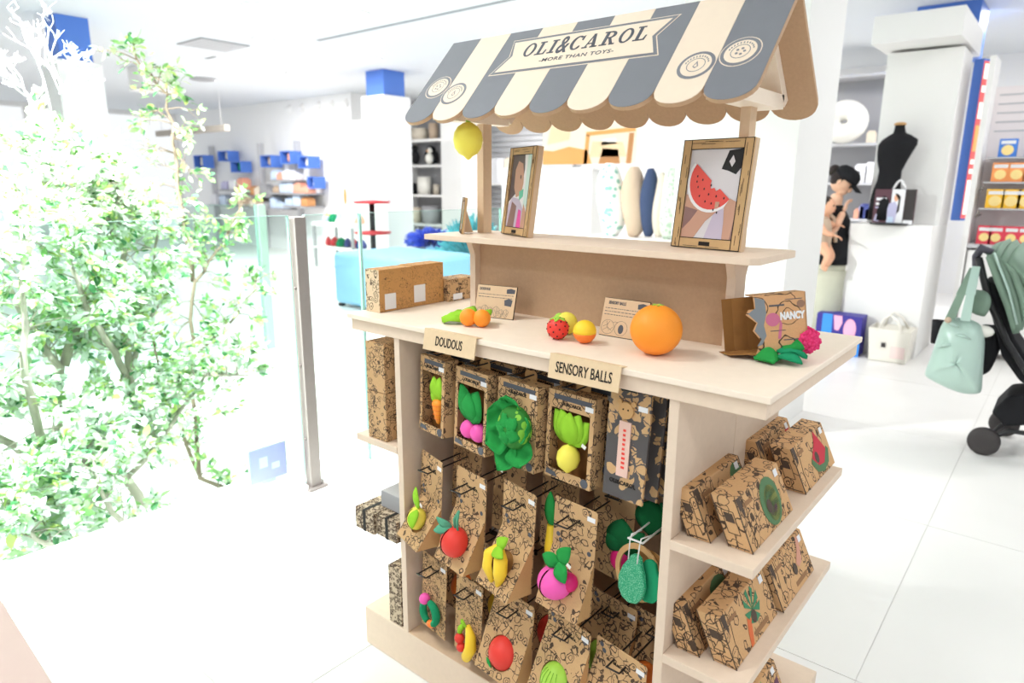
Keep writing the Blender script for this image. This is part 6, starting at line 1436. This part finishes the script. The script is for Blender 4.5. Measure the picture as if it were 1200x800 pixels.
for dy in (.04, .38): up.tube([L3(1147, 302, dy) * 1, L3(1158, 350, dy), L3(1180, 400, dy), L3(1215, 455, dy), Vector((x0 + .42, dy, .16))], [.017, .017, .016, .016, .014], 8)
up.build('push_frame', M['blackp'], stl)
hb = MB(); hb.tube([L3(1163, 296, .04), L3(1150, 290, .04), L3(1144, 300, .06), L3(1144, 312, .2), L3(1145, 300, .36), L3(1152, 292, .38), L3(1164, 298, .38)], .019, 10)
hb.build('handlebar_grip', mat('grip_grey', (74, 72, 82), .6, .3), stl)
# seat shell, basket
seat = MB(); seat.prism([(L3(1150, 330).x, L3(1150, 330).z), (L3(1166, 335).x, L3(1166, 335).z), (L3(1188, 400).x, L3(1188, 400).z), (L3(1215, 440).x, L3(1215, 440).z), (L3(1240, 445).x, L3(1240, 445).z), (L3(1245, 465).x, L3(1245, 465).z), (L3(1195, 452).x, L3(1195, 452).z), (L3(1172, 420).x, L3(1172, 420).z)], lambda a, b, t_: (a, t_, b), .06, .36)
bev(seat.build('seat', M['black'], stl), .02, 3)
seat = MB(); seat.prism([(L3(1140, 400).x, L3(1140, 390).z), (L3(1166, 392).x, L3(1166, 392).z), (L3(1168, 415).x, L3(1168, 415).z), (L3(1158, 440).x, L3(1158, 440).z), (L3(1144, 446).x, L3(1144, 446).z), (L3(1138, 430).x, L3(1138, 430).z)], lambda a, b, t_: (a, t_, b), .08, .34)
bev(seat.build('rear_pocket', M['black'], stl), .02, 3)
bsk = MB(); bsk.prism([(L3(1160, 486).x, L3(1160, 486).z), (L3(1180, 467).x, L3(1180, 467).z), (L3(1250, 463).x, L3(1250, 463).z), (L3(1250, 500).x, L3(1250, 500).z), (L3(1176, 503).x, L3(1176, 503).z)], lambda a, b, t_: (a, t_, b), .05, .37)
bev(bsk.build('under_basket', M['black'], stl), .015, 3)
# folded canopy: pleated layers of sage cloth
for i, (pts, dy) in enumerate(((((1160, 292), (1170, 320), (1182, 350), (1192, 382)), 0.0), (((1168, 290), (1180, 315), (1190, 345), (1196, 378)), .01), (((1176, 292), (1190, 312), (1200, 340), (1206, 370)), .02), (((1184, 296), (1200, 312), (1212, 336), (1218, 362)), .03))):
    m = MB(); w0 = .045 + i * .004
    P_ = [L3(px, py) for px, py in pts]
    def fn(u, v, P_=P_, w0=w0, dy=dy):
        k = min(2, int(u * 3)); q = P_[k].lerp(P_[k + 1], u * 3 - k); a = (v - .5) * 2
        return Vector((q.x + w0 * (1 - abs(a)) * .5, .20 + a * (.19 + dy), q.z + w0 * (1 - a * a) * .6 - .04 * a * a))
    solid(m.grid(fn, 9, 10).build('canopy_fold', M['canopy'], stl), .03)
solid(MB().leaf(L3(1143, 340, .02), L3(1152, 370, -.02), .12, (-.3, -1, 0), .15, .2).build('canopy_flap', M['canopy'], stl), .008)
MB().tube([L3(1165, 296, -.01), L3(1182, 340, -.02), L3(1192, 380, -.01)], .006, 6).build('canopy_piping', M['sage'], stl)
MB().lathe([(.028, 0), (.036, .13), (.033, .13), (.026, .01), (1e-5, .01)], L3(1097, 402, .1), 14).build('cup_holder', M['black'], stl)
MB().tube([L3(1099, 385, .1), L3(1130, 388, .1), L3(1160, 395, .08)], .008, 6).build('cup_holder_arm', M['blackp'], stl)
# satin tote bag hanging from the handlebar
bagc = S(1117, 415, -.07)
bg = thing('tote_bag', 'sage green satin tote bag hanging from the stroller handlebar', 'bag', (bagc.x, bagc.y, bagc.z)); O2 = bagc
B3 = lambda px, py, dy=-.07: S(px, py, dy) - O2
outl = [(1106, 370), (1099, 392), (1090, 420), (1083, 437), (1084, 441), (1118, 458), (1134, 462), (1149, 461), (1151, 457), (1152, 430), (1155, 400), (1152, 378), (1130, 372)]
m = MB(); nr = len(outl); cz = [(B3(px, py).x, B3(px, py).z) for px, py in outl]
cx_ = sum(a for a, b in cz) / nr; cz_ = sum(b for a, b in cz) / nr
rings = ((1.0, 0), (.97, .045), (.8, .075), (.45, .092), (.0, .1))
for sgn in (-1, 1):
    o_ = len(m.v)
    for f, dp in rings:
        for k, (a, b) in enumerate(cz): m.v.append((cx_ + (a - cx_) * f, sgn * dp * (1 + .15 * math.sin(k * 2.1 + f * 5)), cz_ + (b - cz_) * f))
    for i in range(len(rings) - 1):
        for k in range(nr): q4 = (o_ + i * nr + k, o_ + i * nr + (k + 1) % nr, o_ + (i + 1) * nr + (k + 1) % nr, o_ + (i + 1) * nr + k); m.f.append(q4 if sgn > 0 else q4[::-1]); m.mi.append(0); m.sm.append(True)
bo = m.build('bag_body', M['sage'], bg); subd(bo, 2)
for (p0, p1, p2), m_ in ((((1131, 376), (1137, 345), (1144, 312)), 'sage'), (((1113, 374), (1126, 345), (1141, 314)), 'canopy')):
    a, b_, c_ = B3(*p0, -.15), B3(*p1, -.08), B3(*p2, .02)
    mb = MB()
    for q0, q1 in ((a, b_), (b_, c_)): mb.hexa([q0 + Vector((-.022, 0, 0)), q0 + Vector((.022, 0, 0)), q0 + Vector((.022, .006, 0)), q0 + Vector((-.022, .006, 0)), q1 + Vector((-.018, 0, 0)), q1 + Vector((.018, 0, 0)), q1 + Vector((.018, .006, 0)), q1 + Vector((-.018, .006, 0))])
    mb.build('strap', M[m_], bg)
MB().ball(B3(1152, 388, -.05), .045, 12, sq=(1.1, .8, .7)).build('white_cloth', M['offw'], bg)
for k, ((x0_, y0_), (x1_, y1_)) in enumerate((((1098, 407), (1120, 404)), ((1120, 392), (1138, 398)), ((1108, 378), (1124, 384)))): MB().tube([B3(x0_, y0_, -.155), B3((x0_ + x1_) / 2, (y0_ + y1_) / 2 - 1.5, -.165), B3(x1_, y1_, -.158)], [.003, .009, .002], 8).build('satin_fold', M['sage'], bg)
MB().ball(B3(1111, 375, -.16), .016, 8).build('toggle', M['beige'], bg)
